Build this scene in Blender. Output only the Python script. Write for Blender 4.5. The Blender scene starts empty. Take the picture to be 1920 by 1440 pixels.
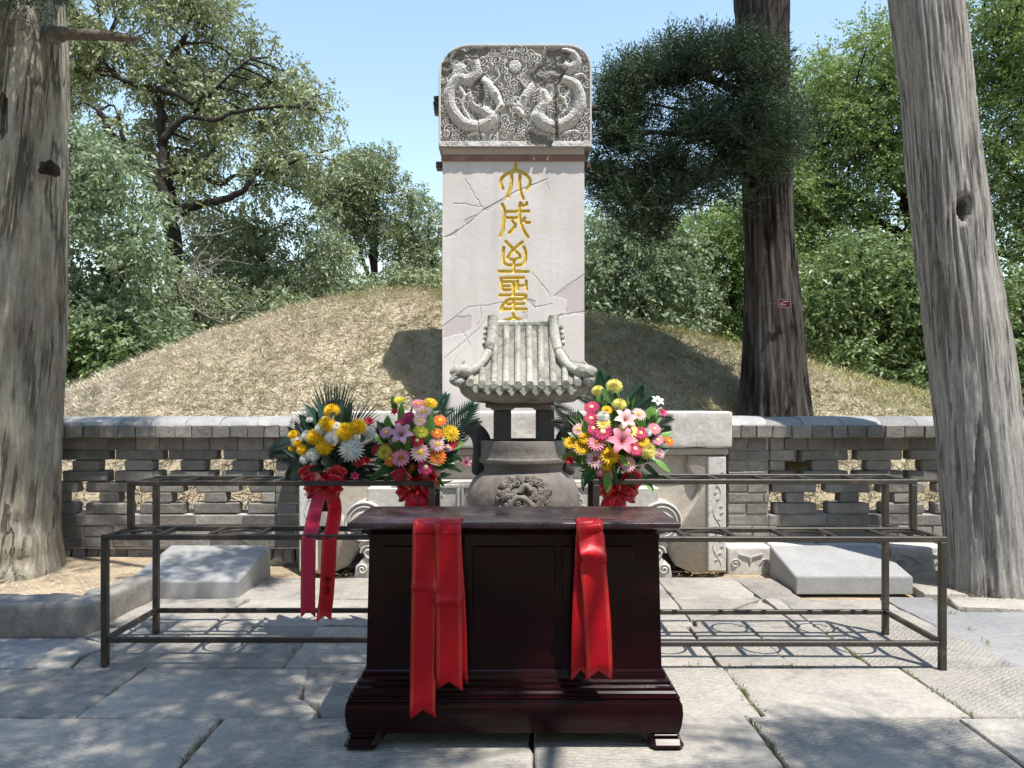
import bpy, bmesh, math, random
import numpy as np
from mathutils import Vector, Matrix, Quaternion
R = math.radians
scene = bpy.context.scene
COL = scene.collection
# ------------------------------------------------------------------ camera
cam_d = bpy.data.cameras.new('camera'); cam = bpy.data.objects.new('camera', cam_d); COL.objects.link(cam)
F = 1450.0; HY = 760.0; CH = 1.55           # focal length in photo pixels, horizon row, eye height
cam.location = (0, 0, CH); cam.rotation_euler = (R(90), 0, 0)
cam_d.sensor_width = 36; cam_d.lens = 36*F/1920; cam_d.shift_y = (HY-720)/1920
cam_d.clip_end = 2000; cam_d.clip_start = .05
scene.camera = cam
# ------------------------------------------------------------------ sky and sun
SUN = Vector((.25, -.31, 1)).normalized()
world = bpy.data.worlds.new('World'); scene.world = world; world.use_nodes = True
wn = world.node_tree.nodes; bg = wn['Background']
sky = wn.new('ShaderNodeTexSky'); sky.sky_type = 'NISHITA'; sky.sun_disc = False
sky.sun_elevation = math.asin(SUN.z); sky.sun_rotation = math.atan2(SUN.x, SUN.y)
sky.altitude = 60; sky.air_density = 1.75; sky.dust_density = 0.2; sky.ozone_density = 1.0
world.node_tree.links.new(sky.outputs[0], bg.inputs[0]); bg.inputs[1].default_value = .15
sun_d = bpy.data.lights.new('sun', 'SUN'); sun_d.energy = 5.0; sun_d.angle = R(.55); sun_d.color = (1, .955, .88)
sun = bpy.data.objects.new('sun', sun_d); COL.objects.link(sun); sun.location = (6, -6, 20)
sun.rotation_euler = (-SUN).to_track_quat('-Z', 'Y').to_euler()
vs = scene.view_settings; vs.view_transform = 'Standard'; vs.look = 'None'; vs.exposure = .66; vs.gamma = 1
scene.cycles.max_bounces = 6; scene.cycles.transparent_max_bounces = 6

# ------------------------------------------------------------------ helpers
def W(px, py, d): return Vector(((px-960)/F*d, d, CH+(HY-py)/F*d))      # photo pixel at a chosen distance
def GX(px, d): return (px-960)/F*d
def GZ(py, d): return CH+(HY-py)/F*d
def G(px, py, z=0.):                                                    # photo pixel on level ground
    d = (CH-z)*F/(py-HY); return Vector(((px-960)/F*d, d, z))

def hsh(i, seed):
    n = (i.astype(np.int64)*374761393 + seed*668265263) & 0x7fffffff
    n = ((n ^ (n >> 13))*1274126177) & 0x7fffffff
    return ((n ^ (n >> 16)) & 0xffff)/65535.0
def vnoise(P, seed=0):
    P = np.asarray(P, float); I = np.floor(P).astype(np.int64); f = P-I; f = f*f*(3-2*f)
    D = P.shape[1]; out = np.zeros(len(P))
    for c in range(2**D):
        w = np.ones(len(P)); k = np.zeros(len(P), np.int64)
        for a in range(D):
            b = (c >> a) & 1
            w *= f[:, a] if b else 1-f[:, a]
            k += (I[:, a]+b)*[73856093, 19349663, 83492791][a]
        out += w*hsh(k, seed)
    return out*2-1
def fbm(P, oct=4, seed=0, gain=.5):
    P = np.asarray(P, float); a = 1.; s = 0; o = 0
    for i in range(oct):
        o = o + a*vnoise(P*2**i, seed+i*17); s += a; a *= gain
    return o/s

def new_mesh(name, V, loops, starts, smooth=None):
    me = bpy.data.meshes.new(name)
    V = np.asarray(V, np.float32); loops = np.asarray(loops, np.int32); starts = np.asarray(starts, np.int32)
    me.vertices.add(len(V)); me.vertices.foreach_set('co', V.ravel())
    me.loops.add(len(loops)); me.loops.foreach_set('vertex_index', loops)
    me.polygons.add(len(starts)); me.polygons.foreach_set('loop_start', starts)
    me.update(calc_edges=True); me.validate()
    if smooth is not None:
        me.polygons.foreach_set('use_smooth', np.ones(len(me.polygons), bool))
        if smooth < 179: me.set_sharp_from_angle(angle=R(smooth))
    return me
def link(name, me, mat=None, parent=None):
    o = bpy.data.objects.new(name, me); COL.objects.link(o)
    if mat is not None and me is not None and len(me.materials) == 0: me.materials.append(mat)
    if parent is not None:
        o.parent = parent; o.matrix_parent_inverse = Matrix.Translation(-parent.location)
    return o
def tag(o, label=None, cat=None, group=None, kind=None):
    if label: o['label'] = label
    if cat: o['category'] = cat
    if group: o['group'] = group
    if kind: o['kind'] = kind
    return o
def thing(name, label, cat, loc, group=None):
    e = bpy.data.objects.new(name, None); COL.objects.link(e); e.location = loc; e.empty_display_size = .2
    return tag(e, label, cat, group)

class MB:
    def __init__(s): s.v = []; s.f = []
    def add(s, v, f):
        b = len(s.v); s.v.extend([tuple(p) for p in v]); s.f.extend([tuple(i+b for i in q) for q in f]); return s
    def box(s, x0, x1, y0, y1, z0, z1, M=None):
        v = [(x, y, z) for z in (z0, z1) for y in (y0, y1) for x in (x0, x1)]
        if M: v = [M @ Vector(p) for p in v]
        return s.add(v, [(0, 2, 3, 1), (4, 5, 7, 6), (0, 1, 5, 4), (2, 6, 7, 3), (0, 4, 6, 2), (1, 3, 7, 5)])
    def cbox(s, x0, x1, y0, y1, z0, z1, b, jit=0, rnd=None, M=None):        # chamfered box, 24 points
        L = ((x0, x1), (y0, y1), (z0, z1)); v = []; ix = {}
        for cx in (0, 1):
            for cy in (0, 1):
                for cz in (0, 1):
                    c = (cx, cy, cz)
                    for a in range(3):
                        p = [L[k][c[k]] + (0 if k == a else (b if c[k] == 0 else -b)) for k in range(3)]
                        if rnd: p = [q+rnd.uniform(-jit, jit) for q in p]
                        ix[c, a] = len(v); v.append(M @ Vector(p) if M else p)
        f = []
        for a in range(3):
            o = [k for k in range(3) if k != a]
            for e in (0, 1):
                q = []
                for t in ((0, 0), (1, 0), (1, 1), (0, 1)):
                    c = [0]*3; c[a] = e; c[o[0]] = t[0]; c[o[1]] = t[1]; q.append(ix[tuple(c), a])
                f.append(q if (e == 1) == (a != 1) else q[::-1])
            for t in ((0, 0), (0, 1), (1, 0), (1, 1)):                       # edge running along a
                c0 = [0]*3; c0[o[0]], c0[o[1]] = t; c1 = c0[:]; c1[a] = 1; c0, c1 = tuple(c0), tuple(c1)
                q = [ix[c0, o[0]], ix[c1, o[0]], ix[c1, o[1]], ix[c0, o[1]]]
                f.append(q if ((t[0] ^ t[1]) == 1) == (a != 1) else q[::-1])
        for c in [(i, j, k) for i in (0, 1) for j in (0, 1) for k in (0, 1)]:
            q = [ix[c, 0], ix[c, 1], ix[c, 2]]; f.append(q if sum(c) % 2 == 1 else q[::-1])
        return s.add(v, f)
    def tube(s, pts, rad, n=8, cap=True, flat=1., up=None):
        pts = [Vector(p) for p in pts]; m = len(pts)
        if not hasattr(rad, '__len__'): rad = [rad]*m
        v = []; t0 = (pts[1]-pts[0]).normalized()
        x = (up or (Vector((0, 0, 1)) if abs(t0.z) < .9 else Vector((1, 0, 0)))).cross(t0).normalized()
        for i, p in enumerate(pts):
            t = (pts[min(i+1, m-1)]-pts[max(i-1, 0)]).normalized()
            x = (x-t*x.dot(t)).normalized(); y = t.cross(x)
            for k in range(n):
                a = 2*math.pi*k/n; v.append(p+x*math.cos(a)*rad[i]+y*math.sin(a)*rad[i]*flat)
        f = [(i*n+k, i*n+(k+1) % n, (i+1)*n+(k+1) % n, (i+1)*n+k) for i in range(m-1) for k in range(n)]
        if cap: f += [tuple(range(n))[::-1], tuple(range((m-1)*n, m*n))]
        return s.add(v, f)
    def lathe(s, prof, c=(0, 0, 0), n=32, sx=1, sy=1, fn=None):
        v = []; f = []
        for j, (r, z) in enumerate(prof):
            for k in range(n):
                a = 2*math.pi*k/n; rr = r*(fn(a, j) if fn else 1)
                v.append((c[0]+rr*math.cos(a)*sx, c[1]+rr*math.sin(a)*sy, c[2]+z))
        for j in range(len(prof)-1):
            for k in range(n): f.append((j*n+k, j*n+(k+1) % n, (j+1)*n+(k+1) % n, (j+1)*n+k))
        return s.add(v, f)
    def prism(s, pts, fn, d0, d1, bev=0):                                    # outline (u,v) -> fn(u,v,depth)
        n = len(pts); c = Vector((sum(p[0] for p in pts)/n, sum(p[1] for p in pts)/n))
        rings = []
        if bev:
            def ins(e):
                o = []
                for i in range(n):
                    p0, p1, p2 = [Vector(pts[(i+k) % n][:2]) for k in (-1, 0, 1)]
                    a = (p1-p0).normalized(); b = (p2-p1).normalized(); m = Vector((-(a.y+b.y), a.x+b.x))
                    m = m.normalized() if m.length > 1e-6 else Vector((-a.y, a.x)); o.append(p1+m*e)
                return o
            A = sum(pts[i][0]*pts[(i+1) % n][1]-pts[(i+1) % n][0]*pts[i][1] for i in range(n))
            q = ins(bev if A > 0 else -bev); sg = 1 if d1 > d0 else -1
            rings = [(q, d0), (pts, d0+sg*bev), (pts, d1-sg*bev), (q, d1)]
        else: rings = [(pts, d0), (pts, d1)]
        v = [fn(p[0], p[1], d) for r, d in rings for p in r]; f = []
        for j in range(len(rings)-1):
            for i in range(n): f.append((j*n+i, j*n+(i+1) % n, (j+1)*n+(i+1) % n, (j+1)*n+i))
        f += [tuple(range(n))[::-1], tuple(range((len(rings)-1)*n, len(rings)*n))]
        return s.add(v, f)
    def rock(s, x0, x1, y0, y1, z0, z1, seg=.06, b=.015, amp=.006, freq=6., seed=0, M=None):
        lo = np.array((x0, y0, z0), float); hi = np.array((x1, y1, z1), float); ax = []
        for a in range(3):
            n = max(1, int(round((hi[a]-lo[a]-2*b)/seg)))
            ax.append(np.concatenate([[lo[a], lo[a]+b*.4], np.linspace(lo[a]+b, hi[a]-b, n+1), [hi[a]-b*.4, hi[a]]]))
        V = []; Fc = []; off = 0
        for a in range(3):
            u, w = [k for k in range(3) if k != a]
            for e in (0, 1):
                U, Wg = np.meshgrid(ax[u], ax[w], indexing='ij'); p = np.zeros(U.shape+(3,)); p[..., u] = U; p[..., w] = Wg; p[..., a] = (lo, hi)[e][a]
                nu, nw = U.shape; idx = np.arange(nu*nw).reshape(nu, nw)+off
                q = np.stack([idx[:-1, :-1], idx[1:, :-1], idx[1:, 1:], idx[:-1, 1:]], -1).reshape(-1, 4)
                if (e == 1) != (a != 1): q = q[:, ::-1]
                V.append(p.reshape(-1, 3)); Fc.append(q); off += nu*nw
        V = np.concatenate(V); inn = np.clip(V, lo+b, hi-b); d = V-inn; L = np.linalg.norm(d, axis=1)[:, None]; L[L == 0] = 1
        nrm = d/L; V = inn+nrm*b
        k = fbm(V*freq, 3, seed)*amp+np.minimum(0, fbm(V*freq*.5+9, 2, seed+5)+.25)*amp*4*(np.abs(d).max(1) < b*5)
        V = V+nrm*k[:, None]
        if M is not None: V = [M @ Vector(p) for p in V]
        return s.add(V, np.concatenate(Fc).tolist())
    def build(s, name, mat, parent=None, smooth=None):
        me = bpy.data.meshes.new(name); me.from_pydata([tuple(p) for p in s.v], [], s.f); me.update()
        if smooth is not None:
            me.polygons.foreach_set('use_smooth', np.ones(len(me.polygons), bool))
            if smooth < 179: me.set_sharp_from_angle(angle=R(smooth))
        return link(name, me, mat, parent)
def catmull(pts, n=6):
    P = [Vector(p) for p in pts]; P = [P[0]*2-P[1]]+P+[P[-1]*2-P[-2]]; o = []
    for i in range(1, len(P)-2):
        for k in range(n):
            t = k/n; a, b, c, d = P[i-1:i+3]
            o.append(.5*((2*b)+(c-a)*t+(2*a-5*b+4*c-d)*t*t+(3*b-a-3*c+d)*t**3))
    return o+[P[-2]]
def rock_obj(name, mat, parent, *a, **k): return MB().rock(*a, **k).build(name, mat, parent, 50)

# ------------------------------------------------------------------ materials
class N:
    def __init__(s, name):
        s.m = bpy.data.materials.new(name); s.m.use_nodes = True; s.t = s.m.node_tree; s.n = s.t.nodes
        s.b = s.n['Principled BSDF']; s.out = s.n['Material Output']
    def l(s, a, b): s.t.links.new(a, b)
    def new(s, t, **k):
        n = s.n.new(t)
        for a, b in k.items(): setattr(n, a, b)
        return n
    def coords(s, scale=(1, 1, 1), rnd=True, lean=0.):
        tc = s.new('ShaderNodeTexCoord'); v = tc.outputs['Object']
        if rnd:
            oi = s.new('ShaderNodeObjectInfo'); m = s.new('ShaderNodeMath', operation='MULTIPLY'); s.l(oi.outputs['Random'], m.inputs[0]); m.inputs[1].default_value = 37
            a = s.new('ShaderNodeVectorMath', operation='ADD'); s.l(v, a.inputs[0]); s.l(m.outputs[0], a.inputs[1]); v = a.outputs[0]
        if lean: m0 = s.new('ShaderNodeMapping'); s.l(v, m0.inputs[0]); m0.inputs['Rotation'].default_value = (0, R(lean), 0); v = m0.outputs[0]
        mp = s.new('ShaderNodeMapping'); s.l(v, mp.inputs[0]); mp.inputs['Scale'].default_value = scale
        return mp.outputs[0]
    def noise(s, v, scale, detail=5, rough=.6, dist=0):
        n = s.new('ShaderNodeTexNoise'); s.l(v, n.inputs['Vector']); n.inputs['Scale'].default_value = scale
        n.inputs['Detail'].default_value = detail; n.inputs['Roughness'].default_value = rough; n.inputs['Distortion'].default_value = dist
        return n.outputs['Fac']
    def ramp(s, f, stops):
        r = s.new('ShaderNodeValToRGB'); s.l(f, r.inputs[0]); e = r.color_ramp.elements
        while len(e) < len(stops): e.new(.5)
        for i, (p, c) in enumerate(stops): e[i].position = p; e[i].color = (*c, 1) if len(c) == 3 else c
        return r.outputs[0]
    def mix(s, f, a, b, t='MIX'):
        m = s.new('ShaderNodeMix', data_type='RGBA', blend_type=t)
        for i, q in ((0, f), (6, a), (7, b)):
            if hasattr(q, 'is_output'): s.l(q, m.inputs[i])
            elif i == 0: m.inputs[0].default_value = q
            else: m.inputs[i].default_value = (*q, 1)
        return m.outputs[2]
    def value_by_random(s, c, lo, hi, island=False):
        if island: o = s.new('ShaderNodeNewGeometry').outputs['Random Per Island']
        else: o = s.new('ShaderNodeObjectInfo').outputs['Random']
        mr = s.new('ShaderNodeMapRange'); s.l(o, mr.inputs[0]); mr.inputs[3].default_value = lo; mr.inputs[4].default_value = hi
        h = s.new('ShaderNodeHueSaturation'); s.l(mr.outputs[0], h.inputs['Value'])
        if hasattr(c, 'is_output'): s.l(c, h.inputs['Color'])
        else: h.inputs['Color'].default_value = (*c, 1)
        return h.outputs[0]
    def attr(s, name):
        a = s.new('ShaderNodeAttribute'); a.attribute_name = name; return a.outputs['Fac']
    def col(s, c):
        if hasattr(c, 'is_output'): s.l(c, s.b.inputs['Base Color'])
        else: s.b.inputs['Base Color'].default_value = (*c, 1)
    def bump(s, h, strength=.4, dist=.01):
        b = s.new('ShaderNodeBump'); s.l(h, b.inputs['Height']); b.inputs['Strength'].default_value = strength; b.inputs['Distance'].default_value = dist
        if s.b.inputs['Normal'].is_linked: s.l(s.b.inputs['Normal'].links[0].from_socket, b.inputs['Normal'])
        s.l(b.outputs[0], s.b.inputs['Normal'])
    def fin(s, rough=.8, spec=.3, **k):
        s.b.inputs['Roughness'].default_value = rough; s.b.inputs['Specular IOR Level'].default_value = spec
        for a, v in k.items(): s.b.inputs[a.replace('_', ' ')].default_value = v
        return s.m
def stone(name, c1, c2, c3=None, sc=3., rnd=(.85, 1.12), bump=.5, bs=40, rough=.85, stain=.45, pits=0., stretch=(1, 1, 1), chisel=0, spec=.25):
    n = N(name); v = n.coords(stretch)
    c = n.ramp(n.noise(v, sc, 8, .65), [(.3, c1), (.7, c2)])
    if c3: c = n.mix(n.ramp(n.noise(v, sc*.6+1.3, 6, .7, .6), [(stain, (0, 0, 0)), (stain+.2, (1, 1, 1))]), c, c3)
    fine = n.noise(v, bs, 6, .75)
    c = n.mix(.35, c, n.ramp(fine, [(.3, (.25, .25, .25)), (.7, (.8, .8, .8))]), 'OVERLAY')
    c = n.value_by_random(c, *rnd); n.col(c)
    n.bump(fine, bump, .006); n.bump(n.noise(v, bs*.2, 4, .6), bump*.8, .02)
    if pits:
        vo = n.new('ShaderNodeTexVoronoi'); n.l(v, vo.inputs['Vector']); vo.inputs['Scale'].default_value = bs*.7
        n.bump(n.ramp(vo.outputs['Distance'], [(0, (0, 0, 0)), (.35, (1, 1, 1))]), pits, .006)
    if chisel:
        vv = n.coords((1, 1, 1)); rot = n.new('ShaderNodeVectorRotate', rotation_type='Z_AXIS'); n.l(vv, rot.inputs['Vector'])
        oi = n.new('ShaderNodeObjectInfo'); mr = n.new('ShaderNodeMapRange'); n.l(oi.outputs['Random'], mr.inputs[0]); mr.inputs[3].default_value = .5; mr.inputs[4].default_value = 2.2; n.l(mr.outputs[0], rot.inputs['Angle'])
        w = n.new('ShaderNodeTexWave'); n.l(rot.outputs[0], w.inputs['Vector']); w.inputs['Scale'].default_value = 11; w.inputs['Distortion'].default_value = 6; w.inputs['Detail'].default_value = 3; w.inputs['Detail Scale'].default_value = 2.5
        msk = n.ramp(n.noise(vv, 1.6, 3), [(.42, (0, 0, 0)), (.6, (1, 1, 1))])
        n.bump(n.mix(msk, (.5, .5, .5), w.outputs['Color']), chisel, .012)
    return n.fin(rough, spec)
def plain(name, c, rough=.5, spec=.4, var=(.9, 1.1), island=False, nz=0, metal=0, coat=0, sheen=0, transl=0):
    n = N(name); c = n.value_by_random(c, *var, island=island)
    if nz: c = n.mix(nz, c, n.ramp(n.noise(n.coords(), 14, 5), [(.3, (.15, .15, .15)), (.7, (.85, .85, .85))]), 'OVERLAY')
    n.col(c); n.fin(rough, spec, Metallic=metal, Coat_Weight=coat)
    if transl:
        t = n.new('ShaderNodeBsdfTranslucent'); n.l(c, t.inputs[0]); m = n.new('ShaderNodeMixShader'); m.inputs[0].default_value = transl
        n.l(n.b.outputs[0], m.inputs[1]); n.l(t.outputs[0], m.inputs[2]); n.l(m.outputs[0], n.out.inputs[0])
    return n.m
def leafmat(name, c1, c2, c3=None, rough=.42, transl=.38, spec=.32, patch=.6):
    n = N(name); g = n.new('ShaderNodeNewGeometry').outputs['Random Per Island']
    st = [(0, c1), (.55, c2)]+([(.97, c3)] if c3 else [])
    c = n.ramp(g, st)
    v = n.coords(rnd=False); c = n.mix(n.ramp(n.noise(v, patch, 3), [(.4, (0, 0, 0)), (.62, (.75, .75, .75))]), c, n.mix(.5, c, c2, 'MIX'))
    n.col(c); n.fin(rough, spec)
    t = n.new('ShaderNodeBsdfTranslucent'); n.l(n.mix(.25, c, (.18, .22, .02)), t.inputs[0]); m = n.new('ShaderNodeMixShader'); m.inputs[0].default_value = transl
    n.l(n.b.outputs[0], m.inputs[1]); n.l(t.outputs[0], m.inputs[2]); n.l(m.outputs[0], n.out.inputs[0])
    return n.m
def barkmat(name, c1, c2, c3, sx=14, sz=1.6, bump=.9, rough=.9, stain=None, lean=0., crack=0.):
    n = N(name); v = n.coords((sx, sx, sz), lean=lean)
    f = n.noise(v, 1., 8, .65, .3); c = n.ramp(f, [(.3, c1), (.5, c2), (.72, c3)])
    if stain:
        c = n.mix(n.ramp(n.noise(n.coords((2.2, 2.2, .8)), 1., 5, .6), [(.5, (0, 0, 0)), (.68, (1, 1, 1))]), c, stain)
    fine = n.noise(n.coords((sx*3, sx*3, sz*2)), 1., 6, .7)
    c = n.mix(.4, c, n.ramp(fine, [(.3, (.2, .2, .2)), (.7, (.8, .8, .8))]), 'OVERLAY')
    gr = n.noise(n.coords((sx*2, sx*2, sx*.7)), 1., 6, .75); c = n.mix(.45, c, n.ramp(gr, [(.3, (.25, .25, .25)), (.7, (.75, .75, .75))]), 'OVERLAY')
    if crack:
        ck = n.noise(n.coords((sx*.55, sx*.55, sz*.35), lean=lean), 1., 4, .55); msk = n.ramp(ck, [(.455, (0, 0, 0)), (.495, (1, 1, 1)), (.505, (1, 1, 1)), (.545, (0, 0, 0))])
        brk_ = n.ramp(n.noise(n.coords((3, 3, 1.2)), 1., 3), [(.42, (0, 0, 0)), (.58, (1, 1, 1))]); msk = n.mix(1., msk, brk_, 'MULTIPLY')
        c = n.mix(msk, c, tuple(q*.5 for q in c1)); inv = n.mix(1., (1, 1, 1), msk, 'SUBTRACT'); n.bump(inv, crack, .03)
    n.col(c); n.bump(f, bump, .02); n.bump(fine, bump*.7, .006); n.bump(gr, bump*.5, .005)
    return n.fin(rough, .15)

M = {}
M['earth'] = stone('earth', (.30, .23, .15), (.40, .32, .22), (.22, .17, .12), sc=2, bump=.7, bs=30)
M['paving'] = stone('paving', (.26, .235, .205), (.365, .335, .295), (.19, .18, .17), sc=1.8, rnd=(.82, 1.12), bump=.8, bs=26, chisel=.55, stain=.5)
M['path'] = stone('path', (.20, .20, .20), (.27, .265, .26), (.33, .30, .26), sc=1.5, rnd=(.9, 1.1), bump=.3, bs=30, stain=.55)
M['mound'] = stone('mound', (.38, .32, .23), (.50, .43, .32), (.33, .31, .20), sc=.7, bump=.5, bs=24, stain=.55)
M['brick'] = stone('brick', (.15, .14, .126), (.245, .226, .203), (.36, .335, .30), sc=4, rnd=(.72, 1.22), bump=.9, bs=35, stain=.56)
M['mortar'] = stone('mortar', (.36, .34, .31), (.50, .48, .45), sc=8, bump=.8, bs=30)
M['coping'] = stone('coping', (.21, .21, .21), (.32, .31, .30), (.42, .395, .36), sc=3, rnd=(.7, 1.2), bump=.5, bs=40, stain=.55, rough=.6)
M['limestone'] = stone('limestone', (.45, .42, .385), (.56, .53, .49), (.34, .31, .28), sc=2.2, rnd=(.95, 1.05), bump=.6, bs=18, stain=.58, pits=.35)
M['carved'] = stone('carved', (.38, .355, .325), (.48, .455, .42), (.42, .40, .37), sc=3, rnd=(.95, 1.05), bump=.4, bs=30, stain=.6)
M['tanstone'] = stone('tanstone', (.36, .31, .26), (.46, .41, .35), (.28, .24, .2), sc=2.5, bump=.5, bs=25, stain=.58)
M['plaque'] = stone('plaque', (.25, .245, .24), (.33, .325, .32), (.23, .215, .20), sc=2.5, rnd=(.97, 1.03), bump=.15, bs=60, stain=.6, rough=.6)
M['kerb'] = stone('kerb', (.17, .155, .14), (.27, .245, .22), (.10, .09, .08), sc=4, bump=.8, bs=20, stain=.55)
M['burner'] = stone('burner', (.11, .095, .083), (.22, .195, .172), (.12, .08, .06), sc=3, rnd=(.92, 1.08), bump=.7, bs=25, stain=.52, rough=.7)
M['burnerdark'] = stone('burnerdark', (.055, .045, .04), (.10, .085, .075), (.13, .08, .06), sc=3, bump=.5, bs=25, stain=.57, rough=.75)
M['roofpan'] = stone('roofpan', (.20, .19, .165), (.33, .315, .27), (.11, .105, .09), sc=9, bump=1., bs=40, stain=.5, pits=.6)
M['rooftile'] = stone('rooftile', (.31, .30, .26), (.47, .455, .395), (.13, .12, .105), sc=6, rnd=(.8, 1.1), bump=1., bs=35, stain=.49, pits=.5)
M['iron'] = stone('iron', (.05, .045, .042), (.09, .075, .065), (.16, .09, .06), sc=6, bump=.3, bs=40, rough=.55, stain=.6)
M['rust'] = stone('rust', (.16, .085, .065), (.23, .13, .10), (.26, .20, .18), sc=7, bump=.4, bs=40, rough=.7, stain=.55)
M['gold'] = stone('gold', (.56, .38, .05), (.72, .52, .10), (.40, .27, .07), sc=20, bump=.3, bs=60, rough=.45, stain=.62, spec=.6)
M['rack'] = stone('rack', (.020, .016, .013), (.045, .036, .026), (.11, .085, .058), sc=6, rnd=(.9, 1.1), bump=.3, bs=50, rough=.45, stain=.55, stretch=(.5, 1, 1), spec=.5)
M['lacquer'] = None
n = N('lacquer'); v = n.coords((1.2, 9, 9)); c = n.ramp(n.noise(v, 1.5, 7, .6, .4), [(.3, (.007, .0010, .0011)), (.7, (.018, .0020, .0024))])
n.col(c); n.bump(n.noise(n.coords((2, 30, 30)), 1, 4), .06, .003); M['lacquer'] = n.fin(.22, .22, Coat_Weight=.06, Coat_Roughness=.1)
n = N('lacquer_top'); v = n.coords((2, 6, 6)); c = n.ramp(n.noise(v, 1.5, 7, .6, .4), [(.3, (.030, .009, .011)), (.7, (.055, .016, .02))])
c = n.mix(n.ramp(n.noise(n.coords(), 9, 8, .75), [(.42, (0, 0, 0)), (.75, (.5, .5, .5))]), c, (.17, .135, .13)); n.col(c)  # dust film, its pale tone also painting in the sky's reflection
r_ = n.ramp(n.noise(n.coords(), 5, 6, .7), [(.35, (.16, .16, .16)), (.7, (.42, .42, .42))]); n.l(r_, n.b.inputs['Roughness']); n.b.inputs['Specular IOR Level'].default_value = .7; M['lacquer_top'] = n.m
n = N('ribbon'); v = n.coords((1, 1, 1)); n.col(n.value_by_random((.44, .004, .012), .9, 1.1)); n.bump(n.noise(v, 9, 3), .3, .01); n.bump(n.noise(n.coords((26, 26, 5)), 1., 4, .6, .8), .45, .006); M['ribbon'] = n.fin(.4, .3)
M['ribbon2'] = plain('ribbon2', (.46, .02, .055), .4, .35)
M['goldline'] = plain('goldline', (.55, .22, .09), .35, .5)
M['ink'] = plain('ink', (.02, .005, .005), .6, .2)
M['wrap'] = plain('wrap', (.50, .008, .016), .2, .7)
M['pot'] = plain('pot', (.02, .022, .02), .4, .4)
def flower(name, c): M[name] = plain(name, c, .55, .25, (.62, 1.12), island=True, transl=.25)
for nm, c in dict(f_yellow=(.80, .50, .01), f_lime=(.55, .55, .06), f_white=(.75, .74, .68), f_pale=(.80, .72, .22), f_pink=(.80, .30, .38), f_blush=(.80, .52, .52), f_hot=(.62, .05, .16), f_red=(.45, .012, .03), f_orange=(.80, .20, .03), f_lily=(.66, .36, .46), f_magenta=(.45, .03, .12)).items(): flower(nm, c)
M['c_yellow'] = plain('c_yellow', (.70, .42, .02), .7, .1); M['c_brown'] = plain('c_brown', (.35, .15, .02), .7, .1); M['c_dark'] = plain('c_dark', (.28, .06, .02), .7, .1); M['c_cream'] = plain('c_cream', (.75, .6, .3), .7, .1)
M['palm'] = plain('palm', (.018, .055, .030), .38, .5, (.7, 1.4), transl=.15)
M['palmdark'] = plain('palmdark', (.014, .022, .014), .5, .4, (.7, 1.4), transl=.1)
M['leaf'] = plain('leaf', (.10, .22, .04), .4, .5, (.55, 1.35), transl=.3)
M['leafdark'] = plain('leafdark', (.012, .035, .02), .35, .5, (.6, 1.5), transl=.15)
M['fern'] = plain('fern', (.04, .13, .035), .5, .4, (.7, 1.3), transl=.25)
# ================================================================== ground, paving, mound
def mound_z(x, y):
    x = np.asarray(x, float); y = np.asarray(y, float)
    r = np.hypot((x+1.72)*np.where(x > -1.72, .601, 1.), (y-10.7)*2.246)/7.48
    z = 3.1*np.clip(1-r**1.453, 0, None)**1.035
    k = np.clip((y-7.82)/.85, 0, 1); k = k*k*(3-2*k)
    P = np.stack([x, y], -1).reshape(-1, 2)
    nz = (fbm(P*.8, 3, 4)*.09+fbm(P*3, 2, 9)*.025).reshape(x.shape)
    return k*(z+.10+nz)-.075
def grid_mesh(name, X, Y, Z, smooth=180):
    nu, nv = X.shape; V = np.stack([X, Y, Z], -1).reshape(-1, 3); idx = np.arange(nu*nv).reshape(nu, nv)
    q = np.stack([idx[:-1, :-1], idx[1:, :-1], idx[1:, 1:], idx[:-1, 1:]], -1).reshape(-1, 4)
    return new_mesh(name, V, q.ravel(), np.arange(len(q))*4, smooth)
xs = np.array([-900, -200, -60, -25, -14]+list(np.linspace(-11, 11, 111))+[14, 25, 60, 200, 900.])
ys = np.array([-900, -200, -50, -15, -5, 0, 2]+list(np.linspace(3, 7.7, 48))+[7.74, 7.76, 7.9, 40, 200, 1500.])
X, Y = np.meshgrid(xs, ys, indexing='ij'); Pn = np.stack([X, Y], -1).reshape(-1, 2)
Z = -.055+(fbm(Pn*1.3, 3, 3)*.012).reshape(X.shape)+np.clip((Y-6.6)/.8, 0, 1)*.045*(np.abs(X) < 30)*(np.abs(X) > 1.9)
Z = Z+np.clip((-2.95-X)/.3, 0, 1)*np.clip((Y-5.4)/.3, 0, 1)*.10*(X > -40)*(Y < 9)+np.clip((X-3.45)/.4, 0, 1)*np.clip((Y-5.9)/.4, 0, 1)*.05*(X < 40)*(Y < 9)
Z[Y > 7.72] = -.12
ground = link('ground', grid_mesh('ground', X, Y, Z), M['earth']); tag(ground, kind='structure')
xs = np.concatenate([np.linspace(-60, -13, 24), np.linspace(-12.5, 12.5, 170), np.linspace(13, 60, 24)]); ys = np.concatenate([np.linspace(7.76, 14.5, 120), np.linspace(15, 70, 40)])
X, Y = np.meshgrid(xs, ys, indexing='ij')
mound = link('mound', grid_mesh('mound', X, Y, mound_z(X, Y)), M['mound']); tag(mound, kind='structure')

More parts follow.
